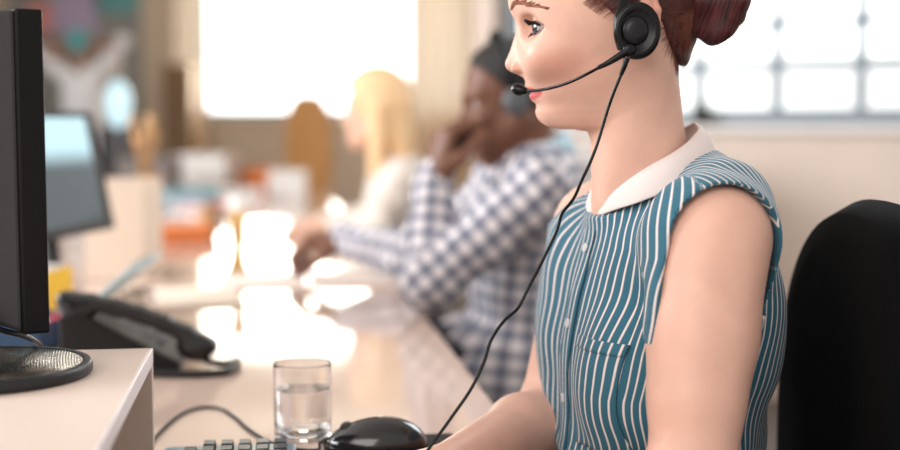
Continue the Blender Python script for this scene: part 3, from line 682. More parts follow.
# lashes + lid line
for sg, ec in ((1, eyeC), (-1, eyeC2)):
    ls = MB()
    def lid(t, up):      # t 0 inner .. 1 outer
        an = lerp(-0.65, 1.38, t); z = (0.0072 if up else -0.0062)*math.sin(PI*min(max(0.08+0.86*t, 0), 1))**0.7-0.0005
        rr = math.sqrt(max(0.0134**2-z*z, 1e-9)); return ec+fh*rr*math.cos(an)+nh*sg*rr*math.sin(an)+UZ*z
    for up in (True, False):
        ls.tube([lid(t, up) for t in np.linspace(0, 1, 14)], [0.00105 if up else 0.00045]*14, 6)
        n = 26 if up else 14
        for k in range(n):
            t = lerp(0.12, 1.0, k/(n-1)); p = lid(t, up); an = lerp(-0.65, 1.38, t); ou = fh*math.cos(an*0.75)+nh*sg*math.sin(an*0.75)
            L = (0.0100 if up else 0.0050)*(0.75+0.35*t)
            ls.tube([p, p+ou*L*0.5-UZ*(0.0008 if up else 0.0015), p+ou*L+UZ*(0.0022 if up else -0.0034)], [0.00042, 0.00034, 0.00012], 4)
    ls.build('eyelashes', m_lash, woman)
# brow
m_brow = M('brow_brown', 142, 88, 68, rough=0.7)
for sg in (1, -1):
    br = MB()
    for k in range(130):
        t = random.random()**0.9; px = np.interp(t, [0, .35, .6, 1], [513, 525, 534, 553]); py = np.interp(t, [0, .35, .6, 1], [12.0, 3.6, 1.8, 7.0]); s = np.interp(t, [0, .35, .6, 1], [.011, .022, .030, .049])
        th = np.interp(t, [0, .2, .6, 1], [1.6, 1.7, 1.2, 0.3]); py += random.uniform(-th, th)*0.75
        p = H0+(fh*FU(px-6, py, s)[0]+UZ*FU(px, py, s)[1])+nh*s*sg
        dr = unit(-fh*0.62+nh*sg*0.5+UZ*(np.interp(t, [0, .4, 1], [0.9, 0.3, -0.3])+random.uniform(-.2, .2)))
        pts = body.snap(np.array([p, p+dr*0.004, p+dr*0.008]), 5); nn = body.normal(pts); pts = pts+nn*0.0003
        br.tube(pts, [0.0006, 0.0005, 0.0002], 4)
    br.build('eyebrow', m_brow, woman)

# --- shirt
LAM = 0.0079
def stripe_u(p):
    q = tloc(p); F, L, U = q[:, 0], q[:, 1], q[:, 2]
    th = np.arctan2(L, F+0.03); r0 = np.interp(U, [-0.35, -0.20, -0.12, -0.05], [0.130, 0.135, 0.118, 0.098])
    th = np.clip(th, -0.85, 0.85)*r0*0.76+(np.clip(th, 0.85, 9)-0.85+np.clip(th, -9, -0.85)+0.85)*0.150
    u = th+0.0015*np.sin(U*38+L*20)+0.0008*np.sin(U*95+F*40)
    yoke = (U > -0.060) & (np.abs(L) > 0.045) & (F < 0.021+0.06*(np.abs(L)-0.08)) & (F > -0.2)
    return np.where(yoke, F+0.25*L, u)/LAM, U*10
def wrinkle(x, y, z):
    dx, dy = x-T0[0], y-T0[1]; F = dx*tf[0]+dy*tf[1]; L = dx*tl[0]+dy*tl[1]; U = z-T0[2]+0*F
    a = 0.0016*np.sin(U*70+L*22+2.2*np.sin(F*25))*np.clip((-U-0.12)/0.15, 0.15, 1)+0.0013*np.sin(L*95+U*30+1.5*np.sin(U*20))*np.clip((-U-0.02)/0.2, 0.2, 1)
    fold = 0.004*np.exp(-((U+0.285+0.15*(L-0.05))/0.012)**2)*(F > 0)+0.003*np.exp(-((U+0.315+0.2*L)/0.010)**2)*(F > 0)
    return -a-fold
def armhole(C, sg, lm):
    def fn(x, y, z):
        dx, dy = x-C[0], y-C[1]; F = dx*tf[0]+dy*tf[1]; L = (dx*tl[0]+dy*tl[1])*sg; U = z-C[2]+0*F
        q = (np.sqrt((F/np.where(F > 0, 0.0580+0.26*np.clip(-U, 0, 1), 0.057))**2+(np.where(U > 0, U/0.056, np.where(F > 0, U/0.15, U/0.105)))**2)-1)*0.056
        return np.maximum(q, lm-L)
    return fn
CC0 = at(648, 160, 1.43)
def shirt_sdf(off=0.0065):
    S = Sdf(); woman_torso(S); shoulder_caps(S); S.rc(SL, lerp(SL, ELn, 0.34), 0.0545, 0.0485, 0.02); S.rc(SL+tf*0.004, lerp(SL, ELn, 0.34)+tf*0.005, 0.05, 0.046, 0.02); S.el(NECKB, (0.0545, 0.0545, 0.050), TR, 0.02)
    S.add(lambda x, y, z: -off+wrinkle(x, y, z), V(-9, -9, -9), V(9, 9, 9), 0, 'o')
    S.rc(NECKA, lerp(NECKA, NECKB, 0.80), 0.0475, 0.0525, 0.004, 's')
    S.add(lambda x, y, z: np.maximum(-((z-T0[2]+0.008)+0.6*((x-T0[0])*tf[0]+(y-T0[1])*tf[1]-0.05)), np.sqrt((x-CC0[0])**2+(y-CC0[1])**2)-0.070), CC0-0.15, CC0+0.15, 0.003, 's')
    for C, sg in ((SL, 1), (SR, -1)):
        S.add(armhole(C+tf*0.0, sg, -0.035), C-0.2, C+0.2, 0.003, 's')
        pl = C+tl*sg*0.030; S.add(lambda x, y, z, pl=pl, sg=sg: ((x-pl[0])*tl[0]+(y-pl[1])*tl[1])*sg+0*z, pl-9, pl+9, 0.004, 'i')
    S.el(SR+V(0, 0, 0.035), (0.075, 0.060, 0.055), TR, 0.004, 's')
    S.add(lambda x, y, z: 0.575-z+0*x+0*y, V(-9, -9, -9), V(9, 9, 9), 0.004, 'i')
    return S
sh = shirt_sdf()
sv, sf = nets(sh, axis_(0.03, 0.40, 0.0034), axis_(1.21, 1.66, 0.0034), axis_(0.56, 1.12, 0.0034)); sv, sf = largest(sv, sf)
m_shirt = stripe_mat('teal_stripe_cotton', srgb(50, 104, 124), srgb(228, 216, 212), duty=0.20)
su, svv = stripe_u(sv)
shirt = obj('shirt', sv, sf, m_shirt, woman, uv=np.stack([su, svv], 1))
def cast(L, U, off):    # front surface of the shirt seen along its forward axis
    p = np.array([tp(0.20, l, u) for l, u in zip(np.ravel(L), np.ravel(U))])
    for _ in range(40): p = p-tf*np.clip(sh(p)*0.75, -0.004, 0.03)[:, None]
    return p+sh.normal(p)*off
def patch(name, Ls, Us, off, m, parent, th=0.0018, ushift=0.0, label=None):
    LL, UU = np.meshgrid(Ls, Us); p = cast(LL, UU, off); n, k = len(Us), len(Ls)
    f = [(i*k+j, i*k+j+1, (i+1)*k+j+1, (i+1)*k+j) for i in range(n-1) for j in range(k-1)]
    u, w = stripe_u(p); return obj(name, p, f, m, parent, uv=np.stack([u+ushift, w], 1), solid=th, label=label)
patch('placket', np.linspace(-0.013, 0.013, 7), np.linspace(-0.035, -0.42, 60), 0.0016, m_shirt, shirt, 0.0022, 0.4)
pz = lambda py: 1.10-(py-123)/1300*1.36-T0[2]
patch('pocket', np.linspace(0.034, 0.116, 22), np.linspace(pz(339), pz(339)-0.115, 26), 0.0016, m_shirt, shirt, 0.0022, 0.35)
patch('pocket_hem', np.linspace(0.034, 0.116, 22), np.linspace(pz(338), pz(338)-0.012, 5), 0.0030, m_shirt, shirt, 0.0020, 0.35)
m_btn = M('pearl_button', 205, 205, 212, rough=0.25, coat=0.3)
for k in range(5):
    U = -0.055-0.082*k; p = cast([0.0], [U], 0.0028)[0]; nn = sh.normal(p)[0]
    MB().lathe([(0, 0), (0.0055, 0), (0.0058, 0.001), (0.005, 0.0020), (0.003, 0.0016), (0, 0.0016)], p, axis=nn, seg=20).build('button', m_btn, shirt)
# collar: two leaves standing round the neck and folding down over the shoulders
m_col = M('white_cotton', 232, 220, 216, rough=0.8, bump=0.25, bscale=1200)
CC = at(648, 160, 1.43)
for sg in (1, -1):
    n, k = 40, 9; v = []; f = []
    for i in range(n):
        ps = math.radians(np.interp(i/(n-1), [0, 1], [180, 9])); dg = math.degrees(ps)
        zt = np.interp(dg, [9, 20, 55, 90, 135, 180], [1.025, 1.031, 1.050, 1.069, 1.092, 1.104]); zb = np.interp(dg, [9, 20, 55, 90, 135, 180], [1.001, 1.001, 1.014, 1.033, 1.055, 1.067])
        rt = np.interp(dg, [9, 90, 180], [0.048, 0.0545, 0.054]); rb = np.interp(dg, [9, 30, 60, 90, 140, 180], [0.062, 0.068, 0.078, 0.080, 0.076, 0.070])
        for j in range(k):
            t = j/(k-1); r = lerp(rt, rb, t**1.3)+0.004*math.sin(PI*t); z = lerp(zt, zb, t)+0.004*math.sin(PI*t)
            if j == 0: r -= 0.001; z -= 0.004
            v.append(V(CC[0], CC[1], z)+tf*r*math.cos(ps)+tl*sg*r*math.sin(ps))
    for i in range(n-1):
        for j in range(k-1): a = i*k+j; q = (a, a+1, a+k+1, a+k); f.append(q if sg < 0 else q[::-1])
    obj('collar', v, f, m_col, shirt, solid=0.0024, subsurf=1, label='white shirt collar')
# --- trousers, shoes
tr = Sdf(); tr.el(tp(-0.015, 0, PEL[2]-T0[2]), (0.125, 0.174, 0.118), TR, 0.03); woman_legs(tr, 0.006)
tr.add(lambda x, y, z: z-0.64+0*x+0*y, V(-9, -9, -9), V(9, 9, 9), 0.004, 'i')
v, f = nets(tr, axis_(-0.32, 0.42, 0.009), axis_(1.15, 1.70, 0.009), axis_(0.03, 0.66, 0.009)); obj('trousers', v, f, M('black_trousers', 30, 31, 38, rough=0.85, bump=0.2, bscale=600), woman)
m_shoe = M('black_leather', 20, 19, 20, rough=0.35)
def shoe(a, f, par):
    S = Sdf(); F = unit(f*V(1, 1, 0)); a = V(a[0], a[1], 0)
    S.rc(a+V(0, 0, 0.045), a+F*0.14+V(0, 0, 0.028), 0.043, 0.028, 0.02); S.rc(a+F*0.12+V(0, 0, 0.024), a+F*0.17+V(0, 0, 0.022), 0.034, 0.024, 0.02)
    S.add(lambda x, y, z: 0.002-z+0*x+0*y, a-9, a+9, 0.003, 'i')
    v, f_ = nets(S, *boxaxes(a+F*0.07+V(0, 0, 0.05), (0.2, 0.2, 0.06), 0.007)); obj('shoe', v, f_, m_shoe, par)
for a in AN[:2]: shoe(a, tf, woman)
# --- hair
BUN = loc(676, 0)
hl = [(-90, 470), (-58, 500), (-46, 516), (-36, 530), (-26, 552), (-16, 574), (-6, 590), (4, 597), (12, 603), (20, 611), (23, 622), (26, 652), (40, 658), (52, 667), (60, 674), (67, 681), (74, 700)]
LH = lut(hl, True)
def hair_cut(x, y, z):
    dx, dy = x-H0[0], y-H0[1]; F = dx*fh[0]+dy*fh[1]; U = z-H0[2]+0*F; return (F+0*U-np.interp(U, *LH))*0.7
hr = Sdf(); hr.el(loc(606, 2), (0.1005, 0.0810, 0.1000), HR, 0.01); hr.rc(NECKA+V(0, 0, 0.02), NECKB, 0.0500, 0.0560, 0.03)
hr.rc(loc(672, 18), loc(668, 50), 0.030, 0.016, 0.02)
hr.add(hair_cut, H0-9, H0+9, 0.012, 'i')
v, f = nets(hr, axis_(0.06, 0.33, 0.003), axis_(1.32, 1.52, 0.003), axis_(1.12, 1.36, 0.003))
q = (v-BUN); cuv = np.stack([np.arctan2(q@fh, q[:, 2])*0.9+0.25*(q@nh)*10, np.linalg.norm(q, axis=1)*4], 1)
m_hair = hair_mat('auburn_hair', srgb(38, 17, 17), srgb(104, 50, 42), 38)
hair = obj('hair', v, f, m_hair, woman, uv=cuv)
bn = Sdf()
bl_ = lambda px, py, s, rF, rS, rU, tilt=0.0, k=0.006: bn.el(loc(px, py, s), (rF, rS, rU), Raxis(nh, tilt)@HR, k)
for px, ye, r in ((669, 22, .0135), (684, 26, .0120), (699, 25, .0125), (714, 35, .0125), (727, 28, .0115), (735, 14, .0115)):
    for sg in (-0.017, 0.017): bn.chain([loc(px-2, -28, sg*0.9), loc(px+1, 0, sg*1.15+0.003*math.sin(px)), loc(px-1, ye, sg)], [r*1.05, r*1.15, r*0.95], 0.0015, 0.012)
    bn.rc(loc(px, -28, 0), loc(px, ye-6, 0), 0.012, 0.010, 0.006)
bl_(739, 16, 0.006, 0.0075, 0.018, 0.0110, -0.3, 0.003); bl_(740, -2, 0.010, 0.0075, 0.018, 0.0095, 0.3, 0.003); bl_(705, -34, 0, 0.040, 0.036, 0.026, 0, 0.004)
v, f = nets(bn, axis_(0.20, 0.36, 0.0022), axis_(1.35, 1.50, 0.0022), axis_(1.16, 1.30, 0.0022))
q = (v-BUN); a_ = q@fh
obj('hair_bun', v, f, hair_mat('auburn_bun', srgb(26, 9, 13), srgb(98, 36, 38), 40, 0.32), hair, uv=np.stack([a_*9+q[:, 2]*2+(q@nh)*3, q[:, 2]*5], 1))
st = MB(); allh = Sdf(); allh.ops = body.ops+[]
for k in range(1100):
    if k < 700:   # nape and behind the ear, drawn up to the bun
        t = random.random(); px0, py0 = lerp(650, 680, t)+random.uniform(-3, 3), np.interp(t, [0, .3, .7, 1], [20, 44, 60, 70])+random.uniform(-22, 14); px1, py1 = 676+random.uniform(-8, 10), 18+random.uniform(-10, 14); s0 = np.interp(t, [0, 1], [0.055, 0.012])+random.uniform(-.01, .01); s1 = 0.03
    else:         # temple, drawn back over the ear
        px0, py0 = random.uniform(584, 612), random.uniform(-14, 21); py0 = min(py0, np.interp(px0, [584, 612], [4, 24])); px1, py1 = px0+random.uniform(22, 45), py0-random.uniform(8, 28); s0 = 0.062; s1 = 0.072
    P = np.array([loc(lerp(px0, px1, t), lerp(py0, py1, t)-3*math.sin(PI*t), lerp(s0, s1, t)) for t in np.linspace(0, 1, 7)])
    P = hr.snap(P, 3) if k % 3 == 0 else body.snap(P, 4); nn = body.normal(P); P = P+nn*0.0007
    st.tube(P, [0.00006, 0.00014, 0.00022, 0.0003, 0.00035, 0.0004, 0.0003], 3)
obj('loose_strands', st.v, st.f, M('brown_strands', 112, 60, 44, rough=0.45), hair)

# --- headset
m_hs = M('headset_black', 10, 11, 13, rough=0.25, spec=0.3); m_foam = M('foam_black', 18, 18, 20, rough=0.9, bump=0.5, bscale=1500)
HSC = loc(637, 31, 0.094)
heads = thing('headset', HSC, 'black call headset with ear cup and thin microphone boom, worn by the woman in stripes', 'headset')
eh = nh; er = fh
def cupat(px, py, off): return loc(px, py, 0.094)+nh*off
rr = lambda prof, c, **k: MB().lathe(prof, c, axis=nh, upv=UZ, seg=56, sx=1.22, **k)
rr([(0, -0.010), (0.0215, -0.010), (0.0235, -0.006), (0.0235, 0.000), (0.021, 0.003), (0, 0.003)], HSC).build('ear_cushion', m_foam, heads)
rr([(0.0, 0.002), (0.0225, 0.002), (0.0238, 0.004), (0.0235, 0.0075), (0.0205, 0.0105), (0.0165, 0.0085), (0.0150, 0.0078), (0, 0.0078)], HSC).build('ear_cup', m_hs, heads)
hb = cupat(635, 31, 0.0075); bt = MB().lathe([(0, 0), (0.0125, 0), (0.0128, 0.002), (0.0118, 0.0042), (0.006, 0.0052), (0, 0.0054)], hb, axis=nh, upv=UZ, seg=40, sx=1.12); bt.build('cup_button', M('cup_button_grey', 24, 24, 27, rough=0.3, spec=0.3), heads)
# yoke / slider rising from the front of the cup, then the headband over the crown
sl_ = spline([cupat(621, 50, 0.004), cupat(619.5, 36, 0.0045), cupat(620, 18, 0.003), cupat(624.5, 0, -0.004), loc(626, -25, 0.083)], 8)
MB().tube(sl_, [0.0035+0.0025*min(1, i/8) for i in range(len(sl_))], 12, flat=0.55, up=nh).build('slider', m_hs, heads)
hbp = spline([loc(625, -12, 0.086), loc(622, -50, 0.079), loc(616, -82, 0.052), loc(613, -95, 0.0), loc(616, -82, -0.052), loc(622, -50, -0.079), loc(626, -10, -0.084), loc(630, 10, -0.086)], 10)
MB().tube(hbp, 0.0085, 12, flat=0.22, up=nh).build('headband', m_hs, heads)
rr([(0, -0.003), (0.0205, -0.003), (0.0235, 0.004), (0.022, 0.010), (0, 0.012)], loc(637, 31, -0.104)).build('temple_pad', m_foam, heads)
pv = cupat(629, 50.5, 0.0065)
piv = MB().lathe([(0, 0), (0.0068, 0), (0.0072, 0.002), (0.006, 0.0055), (0.003, 0.0065), (0, 0.0065)], pv, axis=nh, seg=28); piv.build('pivot', m_hs, heads)
b0 = cupat(627, 51.5, 0.010); bm0 = spline([b0, loc(617, 57.5, 0.101), loc(607, 63.5, 0.099), loc(598, 67.8, 0.096)], 6)
MB().tube(bm0, list(np.linspace(0.0044, 0.0021, len(bm0))), 14).build('boom_arm', m_hs, heads)
bm1 = spline([loc(600, 67, 0.0965), loc(585, 75, 0.088), loc(570, 82, 0.076), loc(555, 87, 0.063), loc(540, 90, 0.050), loc(526, 91.2, 0.038)], 6)
MB().tube(bm1, 0.00165, 10).build('boom', m_hs, heads)
md = unit(loc(512, 88.5, 0.030)-loc(526, 91.2, 0.038))
mic0 = loc(527, 91.2, 0.038)
MB().lathe([(0, 0), (0.0030, 0.0), (0.0045, 0.004), (0.0063, 0.008), (0.0068, 0.0115), (0.0058, 0.0155), (0.003, 0.0180), (0, 0.0185)], mic0, axis=md, seg=28).build('microphone', m_hs, heads)
cbl = [(627, 58, 1.318), (624.5, 66, 1.318), (621, 75, 1.320), (614, 92, 1.322), (607, 112, 1.325), (598, 142, 1.325), (590, 163, 1.322), (582, 180, 1.318), (574, 198, 1.312), (562, 214, 1.305), (557.5, 229, 1.30), (546, 254, 1.295), (529, 287, 1.285), (518, 308, 1.28), (504, 321, 1.275), (491, 340, 1.27), (484, 362, 1.265), (471, 389, 1.26), (451, 418, 1.255), (428, 450, 1.25), (408, 478, 1.25)]
cbp = [at(*c) for c in cbl]+[atz(392, 494, DESK+0.003), atz(360, 500, DESK+0.0025), atz(330, 520, DESK+0.0025)]
MB().tube(spline(cbp[:3], 5), list(np.linspace(0.0034, 0.0020, 11)), 10).build('strain_relief', m_hs, heads)
MB().tube(spline(cbp[1:], 6), 0.00165, 8).build('headset_cable', m_hs, heads)

# ================================================================== OFFICE CHAIRS
m_fab = M('black_upholstery', 9, 9, 10, rough=0.95, bump=0.5, bscale=900, spec=0.1)
def rounded_pad(c, R, wx, wz, th, rad, bow=0.02):   # local x width, y thickness direction, z height -> mesh verts
    nx = 26; ang = np.linspace(0, 2*PI, 72, endpoint=False); out = []; v = []; f = []
    prof = [(0.0, th/2), (0.5, th/2), (0.85, th/2*0.98), (0.95, th/2*0.75), (1.0, 0.0), (0.95, -th/2*0.75), (0.85, -th/2*0.98), (0.5, -th/2), (0.0, -th/2)]
    ring = []
    for a in ang:
        ca, sa = math.cos(a), math.sin(a); e = 2/3.0
        ring.append((math.copysign(abs(ca)**e, ca)*wx/2, math.copysign(abs(sa)**e, sa)*wz/2))
    rings = []
    for s, y in prof:
        if s == 0: rings.append([len(v)]*len(ring)); v.append(c+R@V(0, y, 0))
        else:
            rings.append(list(range(len(v), len(v)+len(ring))))
            for x, z in ring:
                X, Z = x*s, z*s; v.append(c+R@V(X, y+bow*(2*X/wx)**2, Z))
    for A, B in zip(rings[:-1], rings[1:]):
        for k in range(len(ring)):
            q = [A[k], A[(k+1) % len(ring)], B[(k+1) % len(ring)], B[k]]; q2 = []
            for i in q:
                if i not in q2: q2.append(i)
            f.append(q2)
    return v, f
def office_chair(base, yaw, label, backc, bw, bh, seat_z=0.465, mb=None, arms=False):
    mb = mb or m_fab
    t = thing('office_chair', V(base[0], base[1], 0), label, 'chair', None)
    F = V(math.cos(yaw), math.sin(yaw), 0); L = V(-F[1], F[0], 0); R = np.stack([L, F, V(0, 0, 1)], 1)
    v, f = rounded_pad(backc, R, bw, bh, 0.075, 0.1, 0.03); obj('backrest', v, f, mb, t)
    Rs = np.stack([L, V(0, 0, 1), F], 1); sc = V(base[0], base[1], seat_z-0.045)
    v, f = rounded_pad(sc, Rs, 0.48, 0.47, 0.08, 0.1, 0.0); obj('seat', v, f, mb, t)
    MB().tube(spline([sc-F*0.1+V(0, 0, -0.06), sc-F*0.26+V(0, 0, -0.055), V(*(backc-F*0.075)[:2], seat_z+0.1), backc-F*0.055-V(0, 0, bh*0.15)], 6), 0.028, 10, flat=0.4).build('back_support', m_black, t)
    MB().lathe([(0, 0), (0.10, 0), (0.10, 0.025), (0, 0.03)], sc-V(0, 0, 0.075), seg=24).build('tilt_mechanism', m_black, t)
    MB().lathe([(0, 0), (0.028, 0), (0.028, 0.16), (0.022, 0.16), (0.022, seat_z-0.2), (0, seat_z-0.2)], V(base[0], base[1], 0.085), seg=20).build('gas_lift', m_grey, t)
    for k in range(5):
        d = V(math.cos(k*2*PI/5+yaw), math.sin(k*2*PI/5+yaw), 0); b0 = V(base[0], base[1], 0.10)
        lg = MB().tube([b0, b0+d*0.15-V(0, 0, 0.005), b0+d*0.29-V(0, 0, 0.025)], [0.028, 0.022, 0.016], 10).build('base_arm', m_black, t)
        MB().lathe([(0, -0.022), (0.027, -0.022), (0.030, -0.015), (0.030, 0.015), (0.027, 0.022), (0, 0.022)], b0+d*0.29+V(0, 0, -0.070), axis=(-d[1], d[0], 0), seg=20).build('caster', m_black, lg)
    return t
bc = at(882, 330, 1.37); bc[2] = (at(880, 197, 1.37)[2]-0.314)
office_chair(V(T0[0]-0.02, T0[1]-0.01, 0)+V(0.03, 0, 0), math.atan2(tf[1], tf[0])-math.radians(14), 'black upholstered office chair the woman in stripes is sitting on', bc, 0.45, 0.62)

# ================================================================== OTHER PEOPLE
def face_on(S, hc, R, s=1.0, nose=1.0):
    p = lambda x, y, z: hc+R@(V(x, y, z)*s)
    S.el(p(-0.014, 0, 0.030), V(0.094, 0.0755, 0.088)*s, R, 0.02); S.el(p(0.022, 0, -0.045), V(0.070, 0.060, 0.080)*s, R, 0.03)
    S.rc(p(0.066, 0, -0.100), p(0.064, 0, -0.090), 0.024*s, 0.024*s, 0.03)
    for g in (1, -1):
        S.rc(p(0.060, 0.015*g, -0.10), p(-0.005, 0.058*g, -0.055), 0.018*s, 0.018*s, 0.03)
        S.rc(p(0.077, 0.012*g, 0.022), p(0.060, 0.045*g, 0.020), 0.010*s, 0.010*s, 0.02)
        S.el(p(0.064, 0.040*g, -0.030), V(0.02, 0.02, 0.018)*s, R, 0.02)
        S.el(p(0.084, 0.031*g, 0.002), V(0.014, 0.016, 0.010)*s, R, 0.012, 's')
        S.el(p(-0.006, 0.079*g, -0.012), V(0.018, 0.008, 0.031)*s, R, 0.006)
        S.el(p(0.098, 0.013*g, -0.040), V(0.010, 0.008, 0.008)*s, R, 0.006)
    S.chain([p(0.082, 0, 0.010), p(0.094, 0, -0.015), p(0.104, 0, -0.036)], [0.008*s, 0.009*s, 0.011*s], 0.012, 0.01)
    S.el(p(0.084, 0, -0.064), V(0.012, 0.024, 0.006)*s, R, 0.006); S.el(p(0.082, 0, -0.075), V(0.012, 0.021, 0.007)*s, R, 0.006)
    return [p(0.0635, 0.031*g, 0.001) for g in (1, -1)]
def figure(label, hc, hdir, hup, t0, pel, sh, el, wr, hands, kn, an, mats, sc=1.0, h=0.006, hair=None, sleeve=1.0, female=False, collar=None, shuv=None, hr_long=None, seatz=None):
    t = thing('person', V(pel[0], pel[1], 0), label, 'person')
    u = unit(t0-pel); l = unit(sh[0]-sh[1]); f = unit(np.cross(l, u)); l = np.cross(u, f); R = np.stack([f, l, u], 1); TL = np.linalg.norm(t0-pel)
    q = lambda F, L, a: pel+u*TL*a+f*F*sc+l*L*sc
    def torso(S, g=0.0):
        G = V(g, g, g)
        S.el(q(0, 0, 0), V(0.115, 0.165, 0.115)*sc+G*1.6, R, 0.03); S.el(q(0.0, 0, 0.36), V(0.098, 0.140, 0.17)*sc+G, R, 0.05); S.el(q(0.0, 0, 0.66), V(0.110, 0.155, 0.17)*sc+G, R, 0.05)
        for k, s_ in enumerate(sh):
            g_ = 1-2*k; S.rc(q(-0.025, 0.03*g_, 0.97), lerp(t0, s_, 0.85)+u*0.0, 0.045*sc+g, 0.046*sc+g, 0.04); S.rc(q(0.02, 0.04*g_, 0.85), lerp(t0, s_, 0.85)-u*0.03, 0.05*sc+g, 0.05*sc+g, 0.04)
            if female: S.el(q(0.075, 0.07*g_, 0.58), V(0.055, 0.06, 0.065)*sc+G, R, 0.03)
        return S
    def arms(S, g=0.0, upto=1.0):
        for s_, e, w in zip(sh, el, wr):
            S.chain([s_, lerp(s_, e, 0.4), e], [0.054*sc+g, 0.048*sc+g, 0.040*sc+g], 0.025, 0.02); w2 = lerp(e, w, upto)
            S.chain([e, lerp(e, w2, 0.3), w2], [0.041*sc+g, 0.041*sc+g, (0.028*sc+g*1.3)], 0.02, 0.02)
        return S
    def legs(S, g=0.0):
        for k in (0, 1):
            g_ = 1-2*k; hp = q(0.01, 0.088*g_, -0.03)
            S.chain([hp, lerp(hp, kn[k], 0.5), kn[k]], [0.084*sc+g, 0.074*sc+g, 0.056*sc+g], 0.04, 0.02); S.chain([kn[k], lerp(kn[k], an[k], 0.35), an[k]], [0.053*sc+g, 0.053*sc+g, 0.036*sc+g], 0.02, 0.02)
        return S
    B = Sdf(); torso(B); arms(B); legs(B); HRm = basis(hdir, hup)
    nb = hc+HRm@V(-0.028, 0, -0.06); B.rc(nb, t0, 0.053*sc, 0.058*sc, 0.03); eyes = face_on(B, hc, HRm)
    for hd in hands: add_hand(B, **hd)
    for k in (0, 1): B.rc(an[k]-V(0, 0, 0.03), an[k]+f*0.1*V(1, 1, 0)-V(0, 0, 0.05), 0.03, 0.022, 0.03)
    P = np.array([hc, pel, t0, *sh, *el, *wr, *kn, *an, *[w['w']+unit(w['d'])*0.2 for w in hands]]); lo = P.min(0)-0.17*sc; hi = P.max(0)+0.17*sc
    lo[2] = max(lo[2], 0.005)
    v, f_ = nets(B, axis_(lo[0], hi[0], h), axis_(lo[1], hi[1], h), axis_(lo[2], hi[2], h)); v, f_ = largest(v, f_)
    obj('body', v, f_, mats['skin'], t)
    for e in eyes: eyeball('eye', e, 0.0118, HRm[:, 0], t)
    # shirt
    S = Sdf(); torso(S, 0.007)
    for k in (0, 1): hp = q(0.01, 0.088*(1-2*k), -0.03); S.rc(hp, lerp(hp, kn[k], 0.24), 0.084*sc+0.021, 0.079*sc+0.018, 0.04)
    S.el(q(0, 0, 0), V(0.115, 0.165, 0.115)*sc+V(.022, .022, .022), R, 0.03)
    arms(S, 0.008, sleeve)
    S.rc(nb, t0-u*0.02, 0.055*sc, 0.066*sc, 0.004, 's'); cutp = pel-u*0.09
    S.add(lambda x, y, z: cutp[2]-z+0*x+0*y, lo, hi, 0.004, 'i')
    fr_q = lambda x, y, z: -(0.004*np.sin(z*55+x*28+3*np.sin(y*17))+0.003*np.sin(y*70+z*25)+0*x)
    S.add(fr_q, lo, hi, 0, 'o')
    v, f_ = nets(S, axis_(lo[0], hi[0], h), axis_(lo[1], hi[1], h), axis_(lo[2], hi[2], h)); v, f_ = largest(v, f_)
    # cloth coordinates: around and along the nearest limb
    segs = [(pel, t0, f, 0.13)]
    for s_, e, w in zip(sh, el, wr): segs += [(s_, e, f, 0.05), (e, w, f, 0.04)]
    best = np.full(len(v), 9.0); uv = np.zeros((len(v), 2))
    for k, (a, b, rf, r0) in enumerate(segs):
        ba = b-a; L2 = np.dot(ba, ba); hh = (v-a)@ba/L2; hc_ = np.clip(hh, 0, 1); d = np.linalg.norm(v-a-hc_[:, None]*ba, axis=1)-r0
        ax = unit(ba); e1 = unit(rf-ax*np.dot(rf, ax)); e2 = np.cross(ax, e1); w_ = v-a
        if k == 0: uu = np.arctan2(w_@e2, w_@e1)*0.13
        else: uu = np.arctan2(w_@e2, w_@e1)*r0
        m = d < best; best = np.where(m, d, best); uv[m] = np.stack([uu, hh*math.sqrt(L2)], 1)[m]
    so = obj('shirt', v, f_, mats['shirt'], t, uv=uv/mats.get('lam', 0.05))
    if 'collar' in mats:
        for g_ in (1, -1):
            vv = []; ff = []; n = 20
            for i in range(n):
                ps = math.radians(lerp(180, 14, i/(n-1))); zz = np.interp(math.degrees(ps), [14, 90, 180], [-0.020, 0.012, 0.036])
                for r, dz in ((0.060, 0.028), (0.067, 0.026), (0.084, -0.012)): vv.append(t0+(f*math.cos(ps)+l*g_*math.sin(ps))*r*sc+u*(zz+dz))
            for i in range(n-1):
                for j in (0, 1): a = i*3+j; ff.append((a, a+1, a+4, a+3))
            obj('collar', vv, ff, mats['collar'], so, solid=0.003)
    Tt = Sdf(); Tt.el(q(0, 0, 0), V(0.12, 0.17, 0.12)*sc, R, 0.03); torso(Tt, 0.001); legs(Tt, 0.012); Tt.add(lambda x, y, z: z-pel[2]-0.035-1.5*np.clip((x-pel[0])*f[0]+(y-pel[1])*f[1]-0.04, 0, 1), lo, hi, 0.004, 'i')
    v, f_ = nets(Tt, axis_(lo[0], hi[0], 0.01), axis_(lo[1], hi[1], 0.01), axis_(lo[2], hi[2], 0.01)); obj('trousers', v, f_, mats['trousers'], t)
    for k in (0, 1): shoe(an[k], f, t)
    if hair:
        Hs = Sdf(); hp = lambda x, y, z: hc+HRm@V(x, y, z); g = hair['g']
        Hs.el(hp(-0.016, 0, 0.032), V(0.094+g, 0.0755+g, 0.089+g), HRm, 0.01)
        nrm_ = HRm@unit(V(*hair['n'])); pp_ = hp(*hair['p'])
        Hs.add(lambda x, y, z: (x-pp_[0])*nrm_[0]+(y-pp_[1])*nrm_[1]+(z-pp_[2])*nrm_[2], lo, hi, 0.01, 'i')
        for a, b, ra, rb in hair.get('locks', []): Hs.rc(hp(*a), hp(*b), ra, rb, 0.02)
        lo2, hi2 = hc-0.36, hc+0.2
